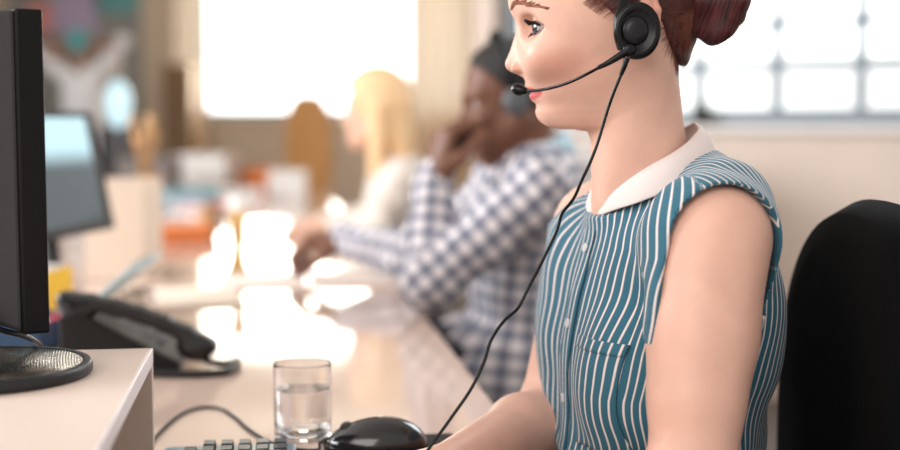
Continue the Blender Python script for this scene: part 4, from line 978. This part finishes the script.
        v, f_ = nets(Hs, axis_(lo2[0], hi2[0], 0.006), axis_(lo2[1], hi2[1], 0.006), axis_(lo2[2], hi2[2], 0.006)); w_ = (v-hc)@HRm
        obj('hair', v, f_, mats['hair'], t, uv=np.stack([np.arctan2(w_[:, 1], w_[:, 0]), w_[:, 2]*3], 1))
    return t, HRm
m_navy = M('navy_trousers', 32, 36, 50, rough=0.85)
# man in checks
mT0 = at(532, 160, 2.76); mP = V(mT0[0]-0.02, 2.78, 0.585)
mh = at(506, 98, 2.745); mhd = unit(V(-0.93, -0.10, -0.27))
mw0 = at(434, 180, 2.62); mw1 = at(346, 240, 3.12)
mats_man = dict(skin=skin_mat('brown_skin', (0.175, 0.075, 0.045, 1), rough=0.45), shirt=check_mat('blue_white_check', srgb(236, 228, 228), (0.56, 0.58, 0.64, 1), (0.36, 0.40, 0.48, 1)), trousers=m_navy,
                hair=hair_mat('black_hair', srgb(20, 17, 16), srgb(52, 44, 40), 60, 0.6), lam=0.034, collar=M('pale_blue_collar', 176, 208, 222, rough=0.8))
man, mHR = figure('man in blue and white checked shirt, seated behind the woman, fist at mouth', mh, mhd, V(-0.25, 0, 1), mT0, mP, [at(537, 192, 2.54), at(506, 180, 2.97)], [at(428, 284, 2.54), at(430, 262, 3.0)], [mw0, mw1],
    [dict(w=mw0, d=unit(V(0.22, 0.14, 1)), n=V(-0.75, -0.55, 0.15), curl=(0.9, 1.3, 0.9), thumb=-1.0, sc=1.12, r=0.0100, thumb_curl=0.9), dict(w=mw1, d=V(-1, 0.05, -0.08), n=V(0, -0.35, 1), curl=(0.7, 0.9, 0.6), thumb=1.0, sc=1.12, r=0.0100)],
    [V(mP[0]-0.42, mP[1]-0.11, 0.57), V(mP[0]-0.42, mP[1]+0.11, 0.57)], [V(mP[0]-0.40, mP[1]-0.11, 0.10), V(mP[0]-0.40, mP[1]+0.11, 0.10)], mats_man, sc=1.08, h=0.0065,
    hair=dict(g=0.004, n=(0.80, 0, -0.60), p=(0.040, 0, 0.060)))
mc_ = V(mP[0]+0.24, mP[1]+0.02, 0.76)
office_chair(V(mP[0], mP[1], 0), PI, 'black office chair the man in the checked shirt is sitting on', mc_+V(0.02, 0, 0.0), 0.44, 0.52)
hsM = thing('headset', mh+mHR@V(0, -0.0, 0), 'dark headset on the head of the man in the checked shirt', 'headset')
hp_ = lambda x, y, z: mh+mHR@V(x, y, z)
for g in (1, -1):
    MB().lathe([(0, -0.010), (0.026, -0.010), (0.029, -0.003), (0.027, 0.008), (0.015, 0.011), (0, 0.011)], hp_(-0.004, 0.098*g, -0.012), axis=mHR[:, 1]*g, seg=28).build('ear_cup', M('headset_grey', 92, 96, 100, rough=0.35), hsM)
MB().tube(spline([hp_(-0.004, 0.100, 0.01), hp_(-0.006, 0.095, 0.07), hp_(-0.008, 0.055, 0.127), hp_(-0.008, 0, 0.142), hp_(-0.008, -0.055, 0.127), hp_(-0.006, -0.095, 0.07), hp_(-0.004, -0.100, 0.01)], 8), 0.009, 10, flat=0.3, up=mHR[:, 1]).build('headband', m_hs, hsM)
# woman with long blonde hair
bT0 = at(395, 166, 4.22); bP = V(bT0[0]+0.06, 4.24, 0.585); bh = at(374, 108, 4.21)
bw0, bw1 = at(338, 226, 4.08), at(326, 222, 4.30)
figure('person with long blonde hair in a pale blouse, seated beyond the man in checks', bh, V(-0.97, 0.12, -0.16), V(-0.1, 0, 1), bT0, bP, [at(398, 182, 4.06), at(392, 180, 4.38)], [at(376, 226, 4.02), at(368, 222, 4.42)], [bw0, bw1],
    [dict(w=bw0, d=V(-1, 0.05, -0.05), n=V(0, 0, 1), curl=(0.4, 0.5, 0.4), thumb=-1.0), dict(w=bw1, d=V(-1, -0.1, -0.05), n=V(0, 0, 1), curl=(0.4, 0.5, 0.4), thumb=1.0)],
    [V(bP[0]-0.42, bP[1]-0.1, 0.56), V(bP[0]-0.42, bP[1]+0.1, 0.56)], [V(bP[0]-0.40, bP[1]-0.1, 0.10), V(bP[0]-0.40, bP[1]+0.1, 0.10)],
    dict(skin=skin_mat('light_skin', (0.72, 0.45, 0.33, 1)), shirt=M('pale_blouse', 226, 214, 204, rough=0.85), trousers=m_navy, hair=hair_mat('blonde_hair', srgb(222, 172, 118), srgb(252, 222, 180), 40, 0.5)), h=0.0085, female=True, sc=0.96,
    hair=dict(g=0.020, n=(0.9, 0, -0.42), p=(0.055, 0, 0.03), locks=[((-0.03, 0.072, 0.0), (0.0, 0.085, -0.20), 0.034, 0.026), ((-0.03, -0.072, 0.0), (0.0, -0.085, -0.20), 0.034, 0.026), ((-0.075, 0.03, 0.0), (-0.075, 0.03, -0.2), 0.05, 0.035), ((-0.075, -0.03, 0.0), (-0.075, -0.03, -0.2), 0.05, 0.035)]))
office_chair(V(bP[0], bP[1], 0), PI, 'grey office chair under the person with long blonde hair', V(bP[0]+0.25, bP[1], 0.80), 0.42, 0.56, mb=M('grey_upholstery', 120, 112, 106, rough=0.9))
# person far off by the left of the room, stretching with hands behind the head
fT0 = at(82, 72, 9.5); fP = V(fT0[0]+0.02, 9.5, 0.95); fh_ = at(80, 47, 9.5)
fw0, fw1 = at(96, 46, 9.44), at(66, 48, 9.44)
figure('person in white shirt standing far off with elbows raised and hands behind head', fh_, V(0.15, 1, 0), V(0, 0, 1), fT0, fP, [at(70, 78, 9.5), at(95, 77, 9.5)], [at(38, 55, 9.5), at(124, 42, 9.5)], [fw1, fw0],
    [dict(w=fw1, d=V(1, 0.1, -0.05), n=V(0, -1, 0.1), curl=(0.3, 0.3, 0.3), thumb=1.0), dict(w=fw0, d=V(-1, 0.1, -0.05), n=V(0, -1, 0.1), curl=(0.3, 0.3, 0.3), thumb=-1.0)],
    [V(fP[0]-0.1, 9.5, 0.5), V(fP[0]+0.1, 9.5, 0.5)], [V(fP[0]-0.1, 9.5, 0.1), V(fP[0]+0.1, 9.5, 0.1)],
    dict(skin=skin_mat('tan_skin', (0.32, 0.17, 0.12, 1)), shirt=M('white_shirt', 232, 232, 234, rough=0.85), trousers=m_navy, hair=hair_mat('teal_knit_cap', srgb(70, 140, 145), srgb(110, 185, 188), 40, 0.9)), h=0.012, sleeve=0.45,
    hair=dict(g=0.012, n=(0.3, 0, -0.9), p=(0.0, 0, -0.03)))

# ================================================================== THINGS FURTHER ALONG THE DESK
def emit_mat(name, c0, c1, strength, zmid=0.0, soft=0.02):     # glowing colour: pale upper area, darker lower area
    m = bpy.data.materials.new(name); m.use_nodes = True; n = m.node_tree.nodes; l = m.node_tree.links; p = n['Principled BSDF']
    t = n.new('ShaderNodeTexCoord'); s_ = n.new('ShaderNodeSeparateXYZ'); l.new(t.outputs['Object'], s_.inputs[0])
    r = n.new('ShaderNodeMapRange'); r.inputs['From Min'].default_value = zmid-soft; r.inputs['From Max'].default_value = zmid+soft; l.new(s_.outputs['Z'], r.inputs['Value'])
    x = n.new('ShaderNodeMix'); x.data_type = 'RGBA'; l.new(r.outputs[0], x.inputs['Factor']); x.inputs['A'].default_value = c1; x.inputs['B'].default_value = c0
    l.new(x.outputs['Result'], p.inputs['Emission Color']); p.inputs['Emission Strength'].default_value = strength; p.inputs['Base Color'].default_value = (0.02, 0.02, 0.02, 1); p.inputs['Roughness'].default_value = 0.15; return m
def onx(px, Y, z=0.0): p = at(px, 200, Y); return V(p[0], Y, DESK+z)
# second monitor
c2 = at(62, 172, 2.6); a2 = math.radians(-9); t2 = math.radians(11); e2 = V(-math.sin(a2), math.cos(a2), 0); n2 = V(math.cos(a2)*math.cos(t2), math.sin(a2)*math.cos(t2), math.sin(t2)); u2 = np.cross(n2, e2)
m2 = thing('monitor', V(c2[0]-0.05, c2[1], DESK), 'black monitor with window reflection painted as glow on its screen, standing behind the nearest monitor', 'monitor')
q2 = lambda e, n, z: c2+e2*e+n2*n+u2*z
MB().hexa([q2(e, n, z) for e in (-0.20, 0.20) for n in (-0.035, 0) for z in (-0.130, 0.125)]).build('casing', m_black, m2, smooth=False, bevel=0.004)
MB().hexa([q2(e, n, z) for e in (-0.185, 0.150) for n in (0, 0.0015) for z in (-0.110, 0.110)]).build('screen', emit_mat('screen_reflection_glow', srgb(196, 236, 246), srgb(52, 66, 72), 0.8, 0.135, 0.02), m2, smooth=False)  # bright window reflection on the screen put in as glowing colour
MB().tube([q2(0, -0.05, -0.05), q2(0, -0.06, -0.2), V(c2[0]-0.06, c2[1], DESK+0.012)], [0.03, 0.026, 0.03], 12, flat=0.6).build('stand_neck', m_black, m2)
MB().lathe([(0, 0), (0.11, 0), (0.11, 0.008), (0.1, 0.013), (0, 0.013)], V(c2[0]-0.06, c2[1], DESK), seg=40).build('stand_base', m_black, m2)
def carton(name, c, size, m, label, cat, rot=0.0, parts=True, group=None):
    t = thing(name, c, label, cat, group); R = Rz(rot); x, y, z = size; th = 0.003
    b = MB()
    for sx, sy, w, d in ((-1, 0, th, y), (1, 0, th, y), (0, -1, x, th), (0, 1, x, th)): b.box(c+R@V(sx*(x-th)/2, sy*(y-th)/2, z/2), (w, d, z), R)
    b.box(c+V(0, 0, th/2), (x, y, th), R)
    b.build('box_body', m, t, smooth=False); return t, R
def papers(c, size, m, label, rot=0.0, n=7, name='paper_stack', cat='papers'):
    b = MB(); x, y, z = size
    for k in range(n): b.box(c+V(random.uniform(-.004, .004), random.uniform(-.004, .004), z*(k+0.5)/n), (x, y, z/n*0.94), Rz(rot+random.uniform(-.05, .05)))
    o = b.build(name, m, smooth=False); return tag(o, label, cat)
def book(c, size, m, label, rot=0.0, name='book'):
    t = thing(name, c, label, 'book'); R = Rz(rot); x, y, z = size
    MB().box(c+V(0, 0, 0.0015), (x, y, 0.003), R).box(c+V(0, 0, z-0.0015), (x, y, 0.003), R).box(c+R@V(-x/2+0.0015, 0, z/2), (0.003, y, z-0.006), R).build('cover', m, t, smooth=False)
    MB().box(c+R@V(0.002, 0, z/2), (x-0.010, y-0.008, z-0.006), R).build('pages', m_white, t, smooth=False)
    return t
def cup(c, r, h, m, label, cat='cup', name='cup', handle=True):
    t = thing(name, c, label, cat)
    MB().lathe([(0, 0), (r*0.80, 0), (r*0.86, 0.004), (r, h), (r*0.92, h), (r*0.78, 0.008), (0, 0.008)], c, seg=32).build('cup_body', m, t)
    if handle: MB().tube(spline([c+V(r*0.9, 0, h*0.8), c+V(r*1.6, 0, h*0.75), c+V(r*1.6, 0, h*0.35), c+V(r*0.85, 0, h*0.25)], 6), 0.005, 8).build('handle', m, t)
    return t
m_cream = M('cream_card', 232, 214, 196, rough=0.8); m_paper = M('white_paper', 238, 234, 230, rough=0.85); m_pink = M('pink_card', 222, 150, 150, rough=0.7); m_red = M('red_plastic', 196, 44, 50, rough=0.4)
m_yel = M('yellow_card', 236, 186, 44, rough=0.6); m_teal = M('teal_card', 96, 158, 166, rough=0.6); m_lil = M('lilac_card', 178, 168, 204, rough=0.7); m_blue = M('dark_blue_plastic', 38, 66, 96, rough=0.5)
m_pale = M('pale_blue_plastic', 176, 214, 226, rough=0.35); m_brown = M('brown_leather', 128, 84, 50, rough=0.55, bump=0.3); m_tan = M('tan_card', 186, 146, 104, rough=0.8); m_orange = M('orange_card', 222, 128, 70, rough=0.6)
# near left, behind the big monitor
by = onx(38, 2.36)-V(0.0, 0, 0); t, R = carton('file_box', by, (0.055, 0.17, 0.105), m_yel, 'yellow card file box standing behind the big monitor', 'box', -0.1)
for k in range(3): MB().box(by+R@V(-0.012+0.012*k, 0, 0.058), (0.004, 0.15, 0.104), R).build('folder', m_paper, t, smooth=False)
tb = onx(26, 2.16); t, R = carton('letter_tray', tb, (0.11, 0.16, 0.05), m_blue, 'dark blue letter tray left of the black desk phone', 'tray', -0.12)
MB().box(tb+V(0, 0, 0.022), (0.09, 0.14, 0.03), R).build('letter_pile', m_paper, t, smooth=False)
sc0 = onx(79, 2.17, 0.0); st_ = thing('stapler', sc0, 'black stapler with red handle between riser and phone', 'stapler'); RS = Rz(-0.1)
MB().prism([sc0+RS@V(x, -0.014, z) for x, z in ((-0.07, 0), (0.06, 0), (0.06, 0.008), (-0.045, 0.012), (-0.07, 0.03))], RS@V(0, 0.028, 0)).build('stapler_base', m_black, st_, smooth=False, bevel=0.002)
MB().prism([sc0+RS@V(x, -0.012, z) for x, z in ((-0.07, 0.028), (-0.05, 0.018), (0.062, 0.024), (0.066, 0.032), (0.03, 0.046), (-0.05, 0.052))], RS@V(0, 0.024, 0)).build('stapler_arm', m_red, st_, smooth=False, bevel=0.004, label='red stapler handle')
cl0 = at(86, 253, 2.30); du = unit(at(106, 236, 2.30)-at(66, 270, 2.30)); RC = np.stack([du, V(0, 1, 0), np.cross(du, V(0, 1, 0))], 1)
ck = thing('clipboard', V(cl0[0], 2.38, DESK), 'pale blue clipboard leaning at a slant in front of the second monitor', 'clipboard')
base_c = V(cl0[0]+0.02, 2.38, DESK+0.062); MB().box(base_c, (0.19, 0.22, 0.005), RC).build('board', m_pale, ck, smooth=False, bevel=0.001)
MB().box(base_c+RC@V(-0.005, 0, 0.0035), (0.16, 0.2, 0.001), RC).build('sheet', m_paper, ck, smooth=False); MB().box(base_c+RC@V(0.085, 0, 0.006), (0.02, 0.1, 0.006), RC).build('clip', m_grey, ck, smooth=False)
carton('box', V(base_c[0]+0.05, 2.38, DESK), (0.04, 0.10, 0.066), m_cream, 'small cream box propping up the pale blue clipboard', 'box')
# cream file box, things on and beside it
cb_ = onx(124, 3.2); t, R = carton('file_box', cb_, (0.145, 0.24, 0.235), m_cream, 'tall cream file box on the desk beyond the black phone', 'box', 0.05)
for k in range(6): MB().box(cb_+R@V(-0.055+0.02*k, 0, 0.117), (0.008, 0.21, 0.215+0.008*(k % 3)), R).build('folder', (m_paper, m_tan, m_cream)[k % 3], t, smooth=False)
papers(onx(186, 2.75), (0.21, 0.297, 0.007), m_cream, 'thin cream paper stack on the desk right of the tall cream box', 0.25)
pvase = onx(146, 3.75); pv_ = thing('vase', pvase, 'slim tan vase with dried stems behind the tall cream box', 'vase')
MB().lathe([(0, 0), (0.03, 0), (0.045, 0.06), (0.04, 0.14), (0.022, 0.2), (0.026, 0.225), (0.02, 0.225), (0.017, 0.2), (0, 0.19)], pvase, seg=28).build('vase_body', m_tan, pv_)
dst = MB()
for k in range(9): a = k*0.7; dst.tube([pvase+V(0, 0, 0.2), pvase+V(0.03*math.cos(a), 0.03*math.sin(a), 0.30), pvase+V(0.035*math.cos(a), 0.035*math.sin(a), 0.34+0.03*(k % 3))], [0.002, 0.003, 0.010], 6)
dst.build('dried_stems', m_tan, pv_)
av = onx(237, 3.22); avt = thing('vase', av, 'narrow-waisted amber vase standing in the bright window reflection', 'vase')
MB().lathe([(0, 0), (0.030, 0), (0.030, 0.006), (0.020, 0.03), (0.014, 0.07), (0.017, 0.11), (0.026, 0.155), (0.0235, 0.155), (0.0145, 0.11), (0.011, 0.07), (0.0, 0.04)], av, seg=32).build('vase_body', M('amber_ceramic', 222, 176, 104, rough=0.3), avt)
npad = atz(308, 281, DESK); nb_ = thing('notepad', npad, 'large open pad of pale paper lying under the hand of the man in checks', 'notepad')
for g, lb in ((-1, 0), (1, 0)): MB().box(npad+Rz(0.12)@V(0.105*g, 0, 0.004), (0.205, 0.27, 0.008), Rz(0.12)).build('page_block', M('pale_pad', 236, 220, 210, rough=0.8), nb_, smooth=False, bevel=0.001)
# jumble along the far half of the desk
J = [('book', 165, 4.6, (0.17, 0.24, 0.03), m_teal, 'teal book lying flat left of the pink one on the far desk', 0.3), ('book', 196, 4.9, (0.16, 0.22, 0.045), m_pink, 'thick pink book lying flat on the far half of the desk', -0.2),
     ('book', 182, 5.4, (0.2, 0.26, 0.06), m_lil, 'thick lilac book lying flat behind the teal book', 0.1), ('book', 236, 5.6, (0.2, 0.27, 0.035), m_red, 'red book lying flat on the desk left of the bright reflection', 0.5), ('book', 238, 6.4, (0.22, 0.28, 0.05), m_paper, 'white covered book lying flat near the far end of the desk', 0.2)]
for kd, px, Y, sz, m, lb, r in J: book(onx(px, Y), sz, m, lb, r)
papers(onx(176, 4.15), (0.21, 0.29, 0.05), m_orange, 'orange pile of card folders in front of the teal and lilac books', 0.2, 6, 'folder_pile')
papers(onx(288, 6.7), (0.19, 0.3, 0.13), m_paper, 'tall white paper pile near the far right corner of the desk', 0.1, 14)
papers(onx(206, 7.2), (0.3, 0.3, 0.2), m_paper, 'tallest white paper pile below the far window', -0.1, 16)
papers(onx(196, 6.0), (0.21, 0.29, 0.07), m_teal, 'teal pile of folders between the paper pile and the lilac book', 0.15, 6, 'folder_pile')
cup(onx(160, 5.1), 0.045, 0.11, m_pale, 'large pale blue mug behind the teal book'); cup(onx(238, 5.0), 0.04, 0.095, m_paper, 'white mug on the far desk beside the red book'); cup(onx(208, 4.4), 0.036, 0.085, m_tan, 'tan paper cup in front of the pink book', handle=False)
pcx = onx(150, 4.9); pcup = thing('pencil_cup', pcx, 'brown cup of coloured pencils left of the pale blue mug', 'pencil cup')
MB().lathe([(0, 0), (0.04, 0), (0.04, 0.1), (0.036, 0.1), (0.036, 0.006), (0, 0.006)], pcx, seg=28).build('cup_body', m_brown, pcup)
for k in range(8): a = k*PI/4; MB().tube([pcx+V(0.012*math.cos(a), 0.012*math.sin(a), 0.006), pcx+V(0.032*math.cos(a), 0.032*math.sin(a), 0.19)], 0.004, 6).build('pencil', (m_red, m_yel, m_teal, m_blue)[k % 4], pcup)
carton('box', onx(262, 7.35), (0.2, 0.2, 0.12), m_orange, 'orange box at the far end of the desk behind the white papers', 'box')
carton('box', onx(150, 6.6), (0.28, 0.24, 0.2), M('grey_card', 120, 112, 108, rough=0.8), 'dark grey box on the far desk left of the paper piles', 'box')
# lamp with oval lit shade
lp = onx(120, 7.0); lamp = thing('table_lamp', lp, 'table lamp with an oval pale blue lit shade, in front of the stretching person', 'lamp')
MB().lathe([(0, 0), (0.09, 0), (0.09, 0.012), (0.02, 0.02), (0.011, 0.03), (0.011, 0.36), (0, 0.36)], lp, seg=28).build('lamp_base', m_grey, lamp)
MB().lathe([(0.066*math.sin(t), 0.475-0.13*math.cos(t)) for t in np.linspace(0, PI, 20)], lp, seg=32).build('lamp_shade', emit_mat('lit_shade', (0.62, 0.88, 0.96, 1), (0.62, 0.88, 0.96, 1), 0.95), lamp)
# far side of the room
m_board = M('slate_pinboard', 140, 144, 146, rough=0.85, var=0.08, vscale=6)
X0, X1 = at(6, 0, 13.9)[0], at(138, 0, 13.9)[0]; pb = thing('pinboard', V((X0+X1)/2, 13.9, 1.15), 'slate grey pinboard with coloured sheets on the wall behind the stretching person', 'pinboard')
MB().hexa([V(x, y, z) for x in (X0, X1) for y in (13.96, 13.995) for z in (1.15, 2.6)]).build('board', m_board, pb, smooth=False)
for px, py, w, h_, m in ((40, 18, 0.2, 0.24, m_pink), (74, 12, 0.4, 0.34, m_lil), (116, 0, 0.36, 0.22, m_teal), (70, 50, 0.55, 0.16, m_brown), (20, 60, 0.2, 0.3, m_teal), (110, 62, 0.2, 0.25, m_paper)):
    c = at(px, py, 13.95); MB().box(V(c[0], 13.955, c[2]), (w*1.27, 0.004, h_*1.27)).build('pinned_sheet', m, pb, smooth=False)
cx0, cx1 = at(160, 0, 13.2)[0], at(190, 0, 13.2)[0]; zt = at(0, 64, 13.2)[2]
cabt = thing('cabinet', V((cx0+cx1)/2, 13.35, 0), 'tall brown cabinet standing left of the narrow cream curtain', 'cabinet'); m_wood = M('brown_wood', 122, 98, 72, rough=0.6, var=0.15, vscale=12)
MB().hexa([V(x, y, z) for x in (cx0, cx1) for y in (13.2, 13.52) for z in (0, zt)]).build('carcass', m_wood, cabt, smooth=False, bevel=0.004)
MB().hexa([V(x, y, z) for x in (cx0+0.01, cx1-0.01) for y in (13.182, 13.2) for z in (0.06, zt-0.02)]).build('door', m_wood, cabt, smooth=False, bevel=0.003)
MB().tube([V(cx1-0.04, 13.17, 1.0), V(cx1-0.04, 13.17, 1.15)], 0.008, 8).build('handle', m_grey, cabt)
dx0, dx1 = at(96, 0, 8.2)[0], at(150, 0, 8.2)[0]
dvt = thing('desk_divider', V((dx0+dx1)/2, 8.2, 0), 'charcoal fabric screen standing past the end of the desk, below the stretching person', 'screen')
MB().hexa([V(x, y, z) for x in (dx0, dx1) for y in (8.18, 8.22) for z in (0.08, 1.08)]).build('panel', M('charcoal_felt', 66, 64, 66, rough=0.95), dvt, smooth=False, bevel=0.004)
for x in (dx0+0.05, dx1-0.05): MB().box(V(x, 8.2, 0.04), (0.05, 0.3, 0.08)).build('foot', m_grey, dvt, smooth=False)
cc_ = at(305, 130, 9.2); office_chair(V(cc_[0]-0.02, 9.2, 0), -PI/2+0.2, 'tan high-backed chair standing past the end of the desk below the far window', V(cc_[0], 9.42, 0.92), 0.34, 0.78, mb=M('tan_leather', 206, 152, 92, rough=0.5))
# white cabinet behind the man
wc = at(572, 150, 4.7); wct = thing('cabinet', V(wc[0], 4.9, 0), 'low white cabinet standing under the right window behind the man in checks', 'cabinet')
MB().hexa([V(x, y, z) for x in (wc[0]-0.2, wc[0]+0.25) for y in (4.7, 5.1) for z in (0, 1.03)]).build('carcass', m_white, wct, smooth=False, bevel=0.004)
for k in range(3): dw = MB().hexa([V(x, y, z) for x in (wc[0]-0.19, wc[0]+0.24) for y in (4.68, 4.7) for z in (0.03+0.333*k, 0.33+0.333*k)]).build('drawer', m_white, wct, smooth=False, bevel=0.003); MB().box(V(wc[0]+0.02, 4.67, 0.27+0.333*k), (0.12, 0.02, 0.012)).build('handle', m_grey, dw, smooth=False)
# little plant on the right window's sill
tt = 0.56; pp0 = fr_(tt, 0.02, 1.094); pl_ = thing('potted_plant', pp0, 'small dark green potted plant on the right window sill behind the neck of the woman', 'plant')
MB().lathe([(0, 0), (0.03, 0), (0.038, 0.05), (0.033, 0.05), (0.03, 0.04), (0, 0.04)], pp0, seg=24).build('pot', M('dark_pot', 52, 56, 54, rough=0.8), pl_)
lf = MB()
for k in range(14): a = k*2.4; r = 0.02+0.02*(k % 3); lf.tube([pp0+V(0, 0, 0.04), pp0+V(r*0.6*math.cos(a), r*0.6*math.sin(a), 0.065), pp0+V(r*math.cos(a), r*math.sin(a), 0.075+0.01*(k % 4))], [0.003, 0.008, 0.002], 6, flat=0.4)
lf.build('leaves', M('dark_leaf', 40, 66, 46, rough=0.5), pl_)
